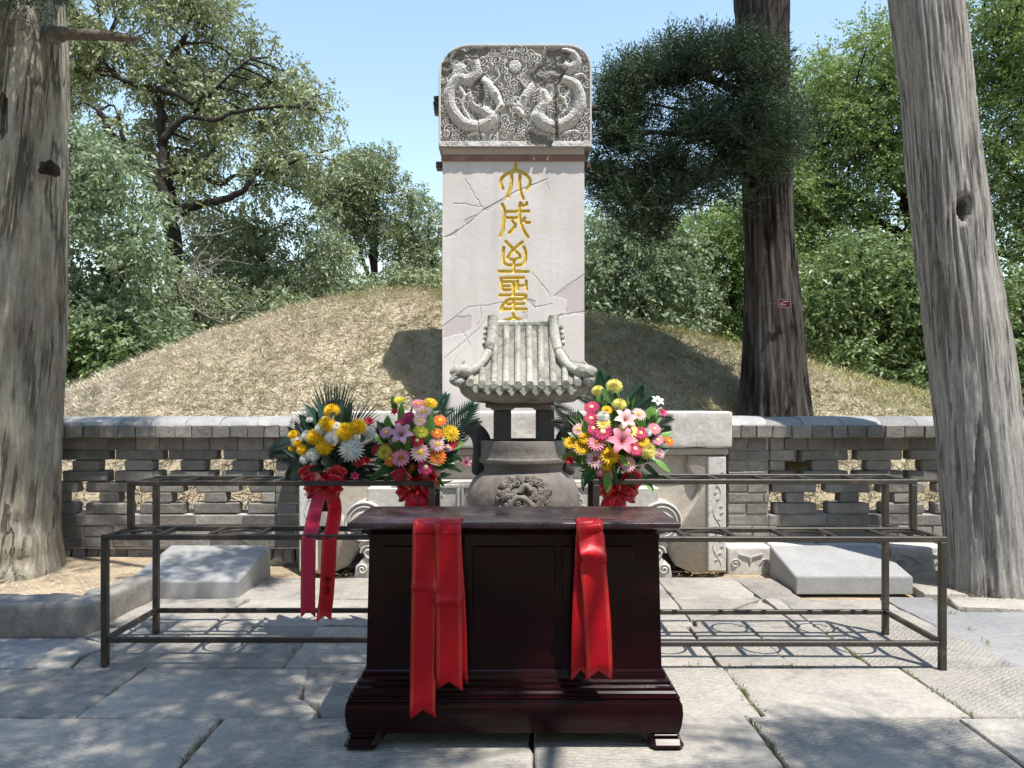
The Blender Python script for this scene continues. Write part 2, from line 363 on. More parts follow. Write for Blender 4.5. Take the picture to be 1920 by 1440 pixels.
rnd = random.Random(5)
def slab(parent, mat, x0, x1, y0, y1, z=0., gap=.010, name='paving_slab', skew=.012, poly=None):
    if poly is None: poly = [(x0, y0), (x1, y0), (x1, y1), (x0, y1)]
    poly = [(p[0]+rnd.uniform(-skew, skew), p[1]+rnd.uniform(-skew, skew)) for p in poly]
    cx = sum(p[0] for p in poly)/len(poly); cy = sum(p[1] for p in poly)/len(poly)
    out = []
    for i, p in enumerate(poly):
        q = poly[(i+1) % len(poly)]; L = math.hypot(q[0]-p[0], q[1]-p[1]); n = max(2, int(L/.09))
        nx, ny = -(q[1]-p[1])/L, (q[0]-p[0])/L
        for k in range(n):
            t = k/n; e = rnd.uniform(-.004, .005)+gap+(rnd.uniform(.01, .03) if rnd.random() < .07 else 0)
            if k == 0:
                pr = poly[i-1]; L2 = math.hypot(p[0]-pr[0], p[1]-pr[1]); mx, my = -(p[1]-pr[1])/L2, (p[0]-pr[0])/L2
                out.append((p[0]+(nx+mx)*(gap+.004), p[1]+(ny+my)*(gap+.004)))
            else: out.append((p[0]+(q[0]-p[0])*t+nx*e, p[1]+(q[1]-p[1])*t+ny*e))
    n = len(out); tx, ty = rnd.uniform(-.006, .006), rnd.uniform(-.006, .006); dz = z+rnd.uniform(-.004, .005)
    def zz(p): return dz+(p[0]-cx)*tx+(p[1]-cy)*ty
    def ins(p, e): d = Vector((cx-p[0], cy-p[1])); d.normalize(); return (p[0]+d.x*e, p[1]+d.y*e)
    rings = [[(p[0], p[1], zz(p)-.07) for p in out], [(p[0], p[1], zz(p)-.013+rnd.uniform(-.004, .004)) for p in out],
             [(*ins(p, .008), zz(p)-.003) for p in out], [(*ins(p, .028), zz(p)+rnd.uniform(-.001, .001)) for p in out]]
    v = [p for r in rings for p in r]; f = [(j*n+i, j*n+(i+1) % n, (j+1)*n+(i+1) % n, (j+1)*n+i) for j in range(3) for i in range(n)]
    f.append(tuple(range(3*n, 4*n)))
    return MB().add(v, f).build(name, mat, parent, 35)
paving = bpy.data.objects.new('paving', None); COL.objects.link(paving); tag(paving, kind='structure')
rows = [(.9, 1.75, [-2.95, -1.7, -.5, .8, 2.1, 3.0]), (1.75, 2.98, [-2.95, -2.3, -.9, .4, 1.6, 3.0]),
        (2.98, 3.84, [-2.95, -1.44, .1, 1.175, 2.2, 3.0]), (3.84, 4.58, [-2.95, -2.17, -.35, 1.25, 2.29, 3.0]),
        (4.58, 5.42, [-2.95, -2.18, -1.36, -.2, 1.23, 1.665, 2.12, 3.0]), (5.42, 6.2, [-2.9, -2.11, -.9, .3, 1.29, 2.01, 2.13, 2.98]),
        (6.2, 6.98, [-2.3, -1.1, .2, 1.29, 2.0, 2.36])]
for y0, y1, xx in rows:
    for a, b in zip(xx[:-1], xx[1:]):
        if (a, y0) == (-2.17, 3.84):                                   # slab cracked across its corner
            slab(paving, M['paving'], 0, 0, 0, 0, poly=[(a, y0), (-.95, y0), (-1.02, 4.02), (-1.12, 4.1), (-1.2, y1), (a, y1)], gap=.006)
            slab(paving, M['paving'], 0, 0, 0, 0, poly=[(-.95, y0), (b, y0), (b, y1), (-1.2, y1), (-1.12, 4.1), (-1.02, 4.02)], gap=.004)
        elif (a, y0) == (-2.11, 5.42):
            slab(paving, M['paving'], 0, 0, 0, 0, poly=[(a, y0), (b, y0), (b, 5.62), (-1.5, 5.55), (-1.8, 5.6), (a, 5.56)], gap=.006)
            slab(paving, M['paving'], 0, 0, 0, 0, poly=[(a, 5.56), (-1.8, 5.6), (-1.5, 5.55), (b, 5.62), (b, y1), (a, y1)], gap=.006)
        elif (a, y0) == (1.29, 5.42):
            slab(paving, M['paving'], 0, 0, 0, 0, poly=[(a, y0), (b, y0), (b, y1), (1.75, 5.95), (1.5, 5.72), (a, 5.6)], gap=.004)
            slab(paving, M['paving'], 0, 0, 0, 0, poly=[(a, 5.6), (1.5, 5.72), (1.75, 5.95), (b, y1), (a, y1)], gap=.005)
        elif (a, y0) == (-2.95, 4.58):
            slab(paving, M['paving'], 0, 0, 0, 0, poly=[(a, y0), (-2.62, y0), (-2.66, 4.8), (-2.56, 5.0), (-2.9, 5.2), (a, 5.1)], gap=.004)
            slab(paving, M['paving'], 0, 0, 0, 0, poly=[(-2.62, y0), (b, y0), (b, y1), (-2.85, y1), (-2.9, 5.2), (-2.56, 5.0), (-2.66, 4.8)], gap=.005)
        else: slab(paving, M['paving'], a, b, y0, y1, gap=rnd.uniform(.0, .006))
path = bpy.data.objects.new('path', None); COL.objects.link(path); tag(path, kind='structure')
for s_, x_edges in ((1, [3.0, 4.05, 5.1, 6.4]), (-1, [-6.4, -5.2, -4.05, -2.95])):
    yy = [.9, 1.9, 2.9, 3.7, 4.62, 5.22] if s_ < 0 else [.9, 1.9, 2.85, 3.7, 4.5, 5.25, 5.86]
    for y0, y1 in zip(yy[:-1], yy[1:]):
        for a, b in zip(x_edges[:-1], x_edges[1:]): slab(path, M['path'], a, b, y0+rnd.uniform(-.01, .01), y1, z=-.012, gap=.003, skew=.004)
slab(path, M['path'], 3.0, 3.42, 5.25, 6.35, z=-.02, gap=.004)
slab(path, M['paving'], 0, 0, 0, 0, z=.012, poly=[(3.42, 5.92), (5.2, 5.55), (5.2, 5.95), (3.5, 6.25)], gap=.004)
slab(path, M['paving'], 0, 0, 0, 0, z=.02, poly=[(3.36, 6.3), (3.7, 6.24), (3.62, 6.75), (3.42, 6.8)], gap=.004)

# kerb stones at the left
def solo(name, mat, label, cat, *a, group=None, **k):
    o = MB().rock(*a, **k).build(name, mat, None, 50); return tag(o, label, cat, group)
solo('kerb_stone', M['kerb'], 'long rough kerb stone lying across the foot of the left trunk', 'kerb', -4.6, -2.86, 5.24, 5.52, -.05, .205, seg=.04, b=.03, amp=.026, freq=5, seed=3, group='kerb stones edging the bare soil')
Mk = Matrix.Translation((-2.93, 5.85, 0)) @ Matrix.Rotation(R(-4), 4, 'Z')
solo('kerb_stone', M['kerb'], 'kerb stone running back to the left inclined plaque', 'kerb', -.16, .06, -.28, .42, -.05, .19, seg=.04, b=.03, amp=.024, freq=5, seed=8, M=Mk, group='kerb stones edging the bare soil')

# dry grass on the mound
def blades(n, xr, yr, seed, zf, lmin=.10, lmax=.32, w=.009, tilt=(-.05, .55), keep=None):
    g = np.random.default_rng(seed); x = g.uniform(*xr, n); y = yr[0]+(yr[1]-yr[0])*g.random(n)**1.15
    if keep is not None: k = keep(x, y, g); x, y = x[k], y[k]; n = len(x)
    z = zf(x, y); a = g.uniform(0, 2*np.pi, n); t = g.uniform(*tilt, n); L = g.uniform(lmin, lmax, n)
    d = np.stack([np.cos(a)*np.cos(t), np.sin(a)*np.cos(t), np.sin(t)], -1); s = np.stack([-np.sin(a), np.cos(a), np.zeros(n)], -1)
    b = np.stack([x, y, z+.01], -1)-d*L[:, None]*.15; ww = (w*g.uniform(.6, 1.3, n))[:, None]
    mid = b+d*L[:, None]*.55+np.stack([np.zeros(n)]*2+[L*.08], -1); tip = b+d*L[:, None]+np.stack([g.normal(0, .03, n), g.normal(0, .03, n), -L*.02], -1)
    return np.stack([b-s*ww*.5, mid-s*ww*.45, tip, mid+s*ww*.45], 1)
def quads(name, P, mat, parent=None, smooth=None):
    n = len(P); return link(name, new_mesh(name, P.reshape(-1, 3), np.arange(4*n), np.arange(n)*4, smooth), mat, parent)
def grassmat():
    n = N('grass'); g = n.new('ShaderNodeNewGeometry').outputs['Random Per Island']
    dry = n.ramp(g, [(0, (.34, .285, .20)), (.4, (.55, .485, .37)), (.8, (.72, .67, .55))])
    grn = n.ramp(g, [(0, (.18, .19, .075)), (.5, (.33, .315, .14)), (.9, (.56, .51, .31))])
    v = n.coords(rnd=False); sx = n.new('ShaderNodeSeparateXYZ'); n.l(v, sx.inputs[0])
    mr = n.new('ShaderNodeMapRange'); n.l(sx.outputs[0], mr.inputs[0]); mr.inputs[1].default_value = -4; mr.inputs[2].default_value = 5; mr.inputs[3].default_value = -.06; mr.inputs[4].default_value = .32
    ad = n.new('ShaderNodeMath', operation='ADD'); n.l(mr.outputs[0], ad.inputs[0]); n.l(n.noise(v, .9, 5, .65), ad.inputs[1])
    n.col(n.mix(n.ramp(ad.outputs[0], [(.46, (0, 0, 0)), (.68, (1, 1, 1))]), dry, grn)); return n.fin(.7, .2)
M['grass'] = grassmat()
def inview(x, y, g): return (np.abs(x)/y < .72)
GP = np.concatenate([blades(270000, (-11, 12), (7.9, 13.2), 1, mound_z,   .09, .30, .0085, keep=inview),
                     blades(30000, (-11, 12), (7.85, 13.6), 2, mound_z, .06, .20, .008, tilt=(.5, 1.4), keep=lambda x, y, g: (np.abs(x)/y < .72) & (fbm(np.stack([x, y], -1)*1.1, 3, 31) > .0))])
tag(quads('dry_grass', GP, M['grass']), 'dry straw and tufts of grass covering the burial mound', 'grass', kind='stuff')
# ================================================================== brick walls
rnd = random.Random(11)
WY = 7.42
def brick_wall(side):
    right = side > 0
    e = thing('brick_wall', 'grey brick lattice wall right of the stone altar, leading behind the leaning trunk' if right else 'grey brick lattice wall left of the stone altar, with a crumbling foot', 'wall', (3.8*side, WY, 0), 'lattice walls before the mound')
    xa, xb = (2.07, 6.1) if right else (-5.9, -2.0)
    px0, px1 = (2.07, 2.47) if right else (-2.27, -2.0)            # solid pier
    la, lb = (px1, xb) if right else (xa, px0)                     # lattice span
    zc = [(1.125, 1.233), (1.028, 1.12), (.926, 1.018), (.823, .915), (.716, .806), (.619, .709), (.511, .606), (.399, .499), (.291, .392), (.19, .281)]
    def bk(x0, x1, z0, z1, y0=0, y1=.34, b=.009, mat='brick'):
        if x1-x0 < .03: return
        t = rnd.uniform(-.006, .008)
        return MB().cbox(x0, x1, WY+y0+t, WY+y1, z0, z1, b, .005, rnd).build('brick', M[mat], e)
    def course(x0, x1, z0, z1, L, off, **k):
        x = x0-off
        while x < x1:
            l = L*rnd.uniform(.85, 1.15); a, b = max(x, x0), min(x+l, x1)
            if b-a > .05: bk(a+.004, b-.004, z0, z1, **k)
            x += l
    # top: cap course proud of the wall, half-round coping tiles over it
    course(xa, xb, 1.243, 1.362, .17, .05, y0=-.115, y1=.44)
    x = xa
    while x < xb:
        l = rnd.uniform(.30, .38); x1 = min(x+l, xb)
        prof = [(math.cos(a)*.135, math.sin(a)*.088) for a in np.linspace(0, math.pi, 9)]
        j = rnd.uniform(-.006, .006); v = []
        for xx in (x+.003, x1-.003):
            for (a, b) in prof: v.append((xx, WY+.17-a*2.0, 1.355+b+j))
        f = [(i, i+1, 10+i, 9+i) for i in range(8)]+[tuple(range(9))[::-1], tuple(range(9, 18)), (0, 9, 17, 8)]
        MB().add(v, f).build('coping_tile', M['coping'], e, 60); x = x1
    course(la, lb, zc[0][0]-.004, zc[0][1]+.012, .26, .08)
    pitch = .52; c0 = 3.01 if right else -3.071
    for r, (zi, hw, off) in enumerate([(1, .224, 0), (2, .126, 0), (3, .224, 0), (4, .207, .5), (5, .096, .5), (6, .207, .5)]):
        k = -12
        while k < 13:
            c = c0+(k+off)*pitch+(.0 if r < 3 else -.03); a, b = max(c-hw+rnd.uniform(-.012, .012), la), min(c+hw+rnd.uniform(-.012, .012), lb)
            if b-a > .04: bk(a, b, zc[zi][0]-.0035, zc[zi][1]+.006, b=.012, y1=.15)
            k += 1
    for i, (z0, z1) in enumerate(zc):                               # pier
        course(px0, px1, z0, z1, .40 if i % 2 else .20, 0, y0=-.012)
    for i in (7, 8, 9): course(la, lb, *zc[i], .40 if i == 7 else .30, .1*i, y0=-.01)
    mo = MB()
    mo.box(px0+.01, px1-.01, WY+.004, WY+.33, .17, 1.24); mo.box(la, lb, WY+.006, WY+.33, .17, .500); mo.box(la, lb, WY+.02, WY+.33, 1.121, 1.25)
    mo.box(xa+.01, xb-.01, WY-.085, WY+.43, 1.25, 1.357)
    mo.build('mortar', M['mortar'], e)
    if right:                                                       # carved foot stones
        for i, (a, b) in enumerate([(2.0, 2.42), (2.44, 2.9), (2.92, 3.5), (3.52, 4.05), (4.07, 4.7)]):
            o = rock_obj('foot_stone', M['limestone'], e, a, b, 7.17, 7.5, -.04, .235, seg=.05, b=.02, amp=.006, seed=20+i)
            for sx in (a+.07, b-.07):                               # scroll at either end
                sp = [Vector((sx+math.cos(t)*(.045-.0042*t)*(1 if sx < (a+b)/2 else -1), 7.165, .085+math.sin(t)*(.045-.0042*t))) for t in np.linspace(0, 9, 26)]
                MB().tube(sp, .008, 5).build('scroll', M['carved'], o, 60)
            MB().tube(catmull([(a+.1, 7.168, .17), (a+.2, 7.166, .14), ((a+b)/2, 7.166, .09), (b-.2, 7.166, .14), (b-.1, 7.168, .17)], 4), .012, 5).build('groove_rib', M['carved'], o, 60)
    else:                                                           # broken rubble foot: tilted bricks and lumps
        x = xa
        while x < xb:
            w = rnd.uniform(.10, .17); h = rnd.uniform(.11, .165); t = rnd.uniform(-6, 6)
            Mt = Matrix.Translation((x+w/2, 0, 0)) @ Matrix.Rotation(R(t), 4, 'Y')
            y0 = rnd.uniform(-.02, .05) if not -3.9 < x < -3.2 else rnd.uniform(.02, .09)
            MB().cbox(-w/2, w/2-.012, WY+y0, WY+.3, .175-h, .172, .014, .008, rnd, M=Mt).build('brick', M['brick'], e); x += w
        rock_obj('mortar', M['mortar'], e, xa, xb, WY+.08, WY+.33, -.05, .185, seg=.07, b=.02, amp=.03, freq=8, seed=4)
    return e
brick_wall(-1); brick_wall(1)

# ================================================================== stele
SY = 8.25; K = SY/F
ste = thing('stone_stele', 'tall pale stone tablet with gilt seal characters and a carved dragon head', 'stele', (.01, SY+.2, 0))
def seg_dist(PX, PY, pts):
    best = np.full(PX.shape, 1e9); par = np.zeros(PX.shape); acc = 0.; sgn = np.zeros(PX.shape)
    for (a, b) in zip(pts[:-1], pts[1:]):
        ax, ay = a; bx, by = b; dx, dy = bx-ax, by-ay; L2 = dx*dx+dy*dy+1e-9; L = math.sqrt(L2)
        t = np.clip(((PX-ax)*dx+(PY-ay)*dy)/L2, 0, 1); qx, qy = PX-ax-t*dx, PY-ay-t*dy; d = np.hypot(qx, qy)
        m = d < best; best = np.where(m, d, best); par = np.where(m, acc+t*L, par); sgn = np.where(m, np.sign(dx*qy-dy*qx), sgn); acc += L
    return best, par, acc, sgn
def inside(PX, PY, poly):
    c = np.zeros(PX.shape, bool); n = len(poly)
    for i in range(n):
        x0, y0 = poly[i]; x1, y1 = poly[i-1]
        c ^= ((y0 > PY) != (y1 > PY)) & (PX < (x1-x0)*(PY-y0)/(y1-y0+1e-9)+x0)
    return c
def attr(me, name, vals):
    a = me.attributes.new(name, 'FLOAT', 'POINT'); a.data.foreach_set('value', np.asarray(vals, np.float32).ravel())
# --- engraved face, one sheet cut into stone and characters
chars = [
 [[(705,110),(705,165)],[(705,165),(640,195),(600,225),(590,270),(605,310)],[(705,165),(770,190),(815,230),(820,275),(798,318)],[(672,190),(675,250),(665,310),(640,380)],[(742,190),(738,260),(745,330),(768,390)]],
 [[(600,435),(620,490),(612,560),(605,640),(585,690)],[(620,493),(810,490)],[(640,543),(720,543)],[(680,568),(690,585),(705,600),(690,630),(655,662)],[(745,425),(740,450),(735,520),(745,580),(770,640),(805,695)],[(745,425),(765,445),(790,440),(795,425)],[(780,545),(755,575)],[(755,560),(790,580),(815,580)]],
 [[(630,732),(690,795),(735,835),(738,860),(700,875),(650,868),(648,850),(690,795),(760,735)],[(612,780),(605,850),(615,900),(650,918),(740,918),(780,890),(785,820),(772,775)],[(693,878),(693,965)],[(575,968),(805,970)]],
 [[(770,1018),(610,1020),(590,1035),(600,1110)],[(600,1050),(680,1050),(690,1060),(688,1150)],[(610,1085),(655,1085)],[(605,1115),(660,1115)],[(720,1045),(722,1115)],[(790,1045),(792,1115)],[(722,1080),(790,1080)],[(580,1158),(770,1155),(785,1175),(760,1190),(660,1190),(610,1230),(590,1280)],[(690,1190),(690,1270)],[(640,1228),(770,1225)],[(615,1268),(790,1268)]],
 [[(685,1305),(690,1335),(620,1358)],[(690,1335),(735,1350),(775,1385)]]]
def z2(p): return ((800+.2361*p[0]-960)*K, CH+(HY-280-.2361*p[1])*K)
x0, x1, zb, zt = -.742, .772, 1.15, 4.305
nx, nz = 300, 620
xs = np.linspace(x0, x1, nx); zs = np.linspace(zb, zt, nz); X, Zg = np.meshgrid(xs, zs, indexing='ij')
dep = np.zeros(X.shape); cid = np.full(X.shape, -1)
for ci, ch in enumerate(chars):
    for st in ch:
        pts = [z2(p) for p in st]; c = catmull([(a, b, 0) for a, b in pts], 4) if len(pts) > 2 else [Vector((a, b, 0)) for a, b in pts]
        d, _, _, _ = seg_dist(X, Zg, [(p.x, p.y) for p in c]); h = np.where(d < .0165, .016*np.sqrt(np.clip(1-(d/.0165)**2, 0, 1))+.004, 0)
        m = h > dep; dep = np.where(m, h, dep); cid = np.where(m & (d < .0165), ci, cid)
cr = [[(140,700),(230,660),(300,610),(380,550),(450,480),(560,420),(640,372),(720,330),(800,300),(890,265),(960,235)],[(1260,985),(1180,1040),(1100,1090),(1010,1165)],[(130,1400),(200,1350),(330,1250),(480,1240),(600,1215)],[(800,1190),(860,1250),(1000,1230)],[(300,240),(350,310),(390,380),(450,470)],[(210,430),(340,435),(440,460)],[(840,980),(900,1060),(970,1150)],[(1000,1340),(1100,1310),(1250,1290)],
      [(420,1240),(430,1330),(400,1420)],[(950,180),(945,240),(980,330)],[(140,1660),(330,1500),(420,1420),(470,1340)],[(230,1640),(200,1780)],[(1060,1560),(1130,1680),(1240,1700)],[(280,1420),(350,1560)]]
crk = np.zeros(X.shape)
P2 = np.stack([X.ravel()*9, Zg.ravel()*9], -1); wob = (fbm(P2*2.2, 3, 5)*.016).reshape(X.shape)
for i, c in enumerate(cr):
    d, _, _, _ = seg_dist(X+wob, Zg+wob*.7, [z2(p) for p in c]); w = .010 if i in (0,) else .006
    crk = np.maximum(crk, np.clip(1-d/w, 0, 1))
patch = np.zeros(X.shape)
for poly in ([(1260,985),(1010,1165),(1120,1200),(1100,1310),(1270,1320)], [(130,1400),(240,1320),(350,1330),(340,1440),(130,1500)], [(780,1185),(860,1200),(870,1260),(800,1240)], [(750,1290),(800,1290),(800,1360),(760,1340)], [(440,480),(560,420),(640,380),(700,350),(640,400),(480,495)], [(150,695),(240,640),(230,690),(170,705)], [(1000,1340),(1060,1310),(1080,1330)], [(300,560),(400,520),(330,600)]):
    patch = np.maximum(patch, inside(X+wob*1.5, Zg+wob*1.5, [z2(p) for p in poly]).astype(float))
rough = (fbm(P2*3, 4, 8)*.0007).reshape(X.shape)
Yg = SY-rough+dep+crk*.006+patch*.0035
V = np.stack([X, Yg, Zg], -1).reshape(-1, 3); idx = np.arange(nx*nz).reshape(nx, nz)
q = np.stack([idx[:-1, :-1], idx[1:, :-1], idx[1:, 1:], idx[:-1, 1:]], -1).reshape(-1, 4)
fc = cid.ravel()[q].max(1); stn = np.clip(crk*(.5+fbm(P2*1.5, 2, 77).reshape(X.shape)*.45), 0, 1)
def submesh(name, sel, mat, parent):
    qs = q[sel]; u, inv = np.unique(qs, return_inverse=True)
    me = new_mesh(name, V[u], inv.ravel(), np.arange(len(qs))*4, 180); attr(me, 'stain', stn.ravel()[u]); attr(me, 'patch', patch.ravel()[u])
    return link(name, me, mat, parent)
n = N('stele'); v = n.coords(rnd=False)
c = n.ramp(n.noise(v, 1.7, 7, .6), [(.3, (.51, .465, .445)), (.7, (.61, .57, .545))])
c = n.mix(n.ramp(n.noise(n.coords((7, 1, .55), False), 1., 6, .65), [(.52, (0, 0, 0)), (.78, (.55, .55, .55))]), c, (.43, .39, .375))
c = n.mix(n.ramp(n.noise(v, 7, 6, .7), [(.6, (0, 0, 0)), (.75, (.4, .4, .4))]), c, (.47, .41, .39))
c = n.mix(n.attr('patch'), c, (.47, .415, .41)); c = n.mix(n.attr('stain'), c, (.27, .24, .23))
n.col(c); n.bump(n.noise(v, 30, 5), .25, .004); M['stele'] = n.fin(.7, .3)
submesh('inscribed_face', fc < 0, M['stele'], ste)
for ci in range(5): submesh('inscription_character', fc == ci, M['gold'], ste)
b = MB(); b.box(x0, x1, SY+.03, SY+.36, zb, zt)
for xx in (x0, x1):                                                # returns closing the sides
    i = 0 if xx == x0 else nx-1
    for j in range(0, nz-4, 4):
        a, c_ = V[idx[i, j]], V[idx[i, min(j+4, nz-1)]]; b.add([a, c_, (xx, SY+.36, c_[2]), (xx, SY+.36, a[2])], [(0, 1, 2, 3)])
b.box(-.9, .92, SY-.12, SY+.5, -.1, 1.15); b.build('shaft', M['stele'], ste)
# --- iron band with side clamps
bz0, bz1 = GZ(302.5, SY), GZ(290.5, SY)
MB().cbox(x0-.012, x1+.012, SY-.022, SY+.4, bz0, bz1, .006).build('iron_band', M['rust'], ste)
for s_, xx in ((-1, x0-.012), (1, x1+.012)):
    MB().cbox(min(xx, xx+s_*.065), max(xx, xx+s_*.065), SY+.06, SY+.2, bz0-.05, bz0+.02, .008).build('clamp', M['iron'], ste)
# --- carved head: relief sheet
HX0, HX1, HZ0, HZ1 = GX(823, SY), GX(1109, SY), GZ(279, SY), GZ(88, SY)
nx, nz = 450, 304
U, Vv = np.meshgrid(np.linspace(225, 1655, nx), np.linspace(1105, 145, nz), indexing='ij')   # in carving units
rs = np.random.default_rng(3)
PP = np.stack([U.ravel(), Vv.ravel()], -1)
wx = (fbm(PP/60, 3, 2)*10).reshape(U.shape); wy = (fbm(PP/60, 3, 12)*10).reshape(U.shape); PX, PY = U+wx, Vv+wy
H = np.zeros(U.shape)
def cm(pts, n=6): return [(p.x, p.y) for p in catmull([(a, b, 0) for a, b in pts], n)]
def body(pts, r0, r1, h, scale=True):
    global H
    d, s, L, sg = seg_dist(PX, PY, cm(pts)); r = r0+(r1-r0)*s/L; t = np.clip(1-(d/r)**2, 0, 1); hh = h*np.sqrt(t)
    if scale:
        a = s/17.; bb = sg*d/15.; row = np.floor(a); e = np.abs(((bb+.5*(row % 2)) % 1)-.5)*2; ff = a-row
        hh = hh+np.where(t > 0, .010*np.clip(1-(e**2+(ff-.5)**2*2.4), 0, 1)-.004, 0)
        hh = hh+np.where((t > 0) & (d < 7) & (sg > -2), .006, 0)
    H = np.maximum(H, np.where(t > 0, hh, 0))
def ridge(pts, w, h, add=False):
    global H
    d, _, _, _ = seg_dist(PX, PY, pts); t = np.clip(1-(d/w)**2, 0, 1)
    H = H+h*t if add else np.maximum(H, np.where(t > 0, h*np.sqrt(t)+.0, 0))
def curl(x, y, r, h=.03, dirn=1, a0=0.):
    global H
    m = (np.abs(U-x) < r*2) & (np.abs(Vv-y) < r*2)
    d = np.hypot(PX-x, PY-y); dome = np.clip(1-(d/r)**2, 0, 1); H = np.maximum(H, np.where(dome > 0, h*.3*np.sqrt(dome), 0))
    pts = [(x+math.cos(a0+dirn*t)*r*(1-t/11), y+math.sin(a0+dirn*t)*r*(1-t/11)) for t in np.linspace(0, 9.2, 26)]
    dd, _, _, _ = seg_dist(np.where(m, PX, 1e5), np.where(m, PY, 1e5), pts); H = np.maximum(H, np.where(dd < r*.19, h*np.sqrt(np.clip(1-(dd/(r*.20))**2, 0, 1)), 0))
# cloud field
cp = []
for i in range(1500):
    x, y = rs.uniform(275, 1610), rs.uniform(185, 1050)
    if all((x-a)**2+(y-b)**2 > 64**2 for a, b in cp): cp.append((x, y)); curl(x, y, rs.uniform(36, 46), rs.uniform(.045, .065), rs.choice([-1, 1]), rs.uniform(0, 6))
for (x, y, r) in [(330,940,52),(285,1000,40),(395,985,45),(300,870,36),(370,1030,34),(1580,860,46),(1560,940,48),(1500,985,44),(1600,1010,44),(900,620,34),(950,690,62),(905,705,30),(995,705,30),(860,890,44),(950,890,40),(1020,885,42),(905,960,40),(985,970,40),(940,820,44),(760,300,50),(800,345,30),(715,350,36),(1110,270,46),(1075,320,30),(860,200,42),(1015,200,42),(930,520,46),(980,470,40),(880,455,38),(1150,350,36)]:
    curl(x, y, r, .06, 1 if x < 940 else -1, 2.)
for k in range(9): curl(272, 480+k*42, 20, .045, 1); curl(1612, 450+k*42, 22, .045, -1)
ridge(cm([(700,250),(760,230),(840,260),(880,330),(850,400)]), 12, .04); ridge(cm([(1180,250),(1100,230),(1040,262),(1010,330)]), 12, .04)
# the two dragons: coiled scaled bodies, legs, manes, heads
body([(430,225),(520,270),(575,350),(560,440),(480,480),(400,440),(420,370)], 50, 65, 0.086)
body([(395,460),(335,560),(330,680),(375,800),(470,890),(590,915),(690,880),(735,830)], 52, 70, 0.098)
body([(735,835),(650,770),(565,720),(545,640),(600,560)], 67, 42, 0.086)
body([(1400,220),(1490,240),(1520,310),(1450,370),(1360,340),(1350,420)], 48, 55, 0.081)
body([(1390,480),(1500,530),(1545,640),(1530,760),(1450,860),(1330,915),(1215,890),(1145,820)], 50, 70, 0.098)
body([(1150,820),(1180,740),(1230,680),(1200,600)], 68, 43, 0.086)
for pts in ([(430,560),(470,640),(450,720),(490,790)], [(470,640),(520,610)], [(470,770),(540,870),(600,880)], [(1440,590),(1400,660),(1420,740),(1370,800)], [(1400,660),(1350,630)], [(1500,450),(1560,430),(1600,470)], [(640,1000),(560,985),(500,1010)], [(1400,980),(1480,960),(1540,985)]): body(pts, 26, 14, .07, False)
for (x, y, s) in ((700, 560, 1), (1080, 600, -1)):                 # heads with snout, horns and swept mane
    body([(x-50*s, y-60), (x+20*s, y), (x+80*s, y+110), (x+105*s, y+170)], 62, 40, .095, False)
    body([(x+105*s, y+165), (x+75*s, y+215)], 44, 26, .10, False); curl(x+60*s, y+60, 22, .12, s); curl(x+110*s, y+190, 18, .118, -s)
    for k in range(7): ridge(cm([(x-20*s, y-70+k*26), (x-60*s-8*k*s, y-110+k*30), (x-95*s, y-90+k*36), (x-70*s, y-60+k*40)]), 10, .085)
    ridge(cm([(x+40*s, y-40), (x+90*s, y-110), (x+70*s, y-170)]), 13, .09)
# flaming pearl
d = np.hypot(U-940, Vv-358)
for k in range(-4, 5): ridge(cm([(940+k*14, 300), (940+k*17+(6 if k % 2 else -6), 250), (940+k*9, 205-6*abs(k)+18), (940+k*4, 178+abs(k)*9)]), 8, .055-.003*abs(k))
for s in (-1, 1): ridge(cm([(940+62*s, 400), (940+100*s, 360), (940+92*s, 300), (940+60*s, 262)]), 11, .05); ridge(cm([(940+30*s, 425), (940+80*s, 420), (940+118*s, 378)]), 9, .045)
H = np.where(d < 72, np.where(d < 57, .075*np.sqrt(np.clip(1-(d/120)**2, 0, 1)), .012), H)
# broken and sooty areas
brk = np.zeros(U.shape)
for poly in ([(320,260),(360,200),(520,190),(640,200),(730,180),(640,250),(560,320),(420,290)], [(560,480),(640,420),(650,740),(600,740),(540,640)], [(1080,430),(1180,330),(1230,200),(1380,170),(1400,400),(1320,560),(1200,540),(1120,560)], [(1290,560),(1330,600),(1335,1040),(1300,1040)], [(1030,1000),(1100,950),(1180,990),(1290,1040),(1270,1105),(1040,1100)], [(240,330),(320,300),(360,420),(260,470)], [(1360,200),(1440,230),(1440,290),(1370,280)]):
    brk = np.maximum(brk, inside(U+wx*3, Vv+wy*3, poly).astype(float))
for k in range(2):                                                   # soften the border a little
    brk = (brk+np.roll(brk, 1, 0)+np.roll(brk, -1, 0)+np.roll(brk, 1, 1)+np.roll(brk, -1, 1))/5
rg = (fbm(PP/48, 5, 21, .6)).reshape(U.shape)
H = H*(1-brk)+brk*(.016+.045*rg)
for c in ([(580,800),(600,900),(620,1040)], [(850,850),(780,930),(700,1050)], [(1310,560),(1315,800),(1310,1040)], [(430,330),(560,300),(700,210)], [(980,620),(1060,520),(1090,440)], [(1320,540),(1380,430),(1420,380)]):
    d, _, _, _ = seg_dist(PX, PY, c); H -= .03*np.clip(1-d/9, 0, 1); brk = np.maximum(brk, .7*np.clip(1-d/10, 0, 1))
H += (fbm(PP/11, 3, 7)*.008).reshape(U.shape)
# outline: rounded shoulders, plain border
rr = 300.; r2 = 240.; cxl, cyt = 225+rr, 145+rr
ml = (U < cxl) & (Vv < cyt); mr_ = (U > 1655-r2) & (Vv < 145+r2)
ed = np.minimum(np.minimum(U-225, 1655-U), Vv-145)
H = np.where((ed < 24) & (brk < .5), .062, H); H = np.where((Vv > 1055) & (brk < .5), .06+.012*rg, H)
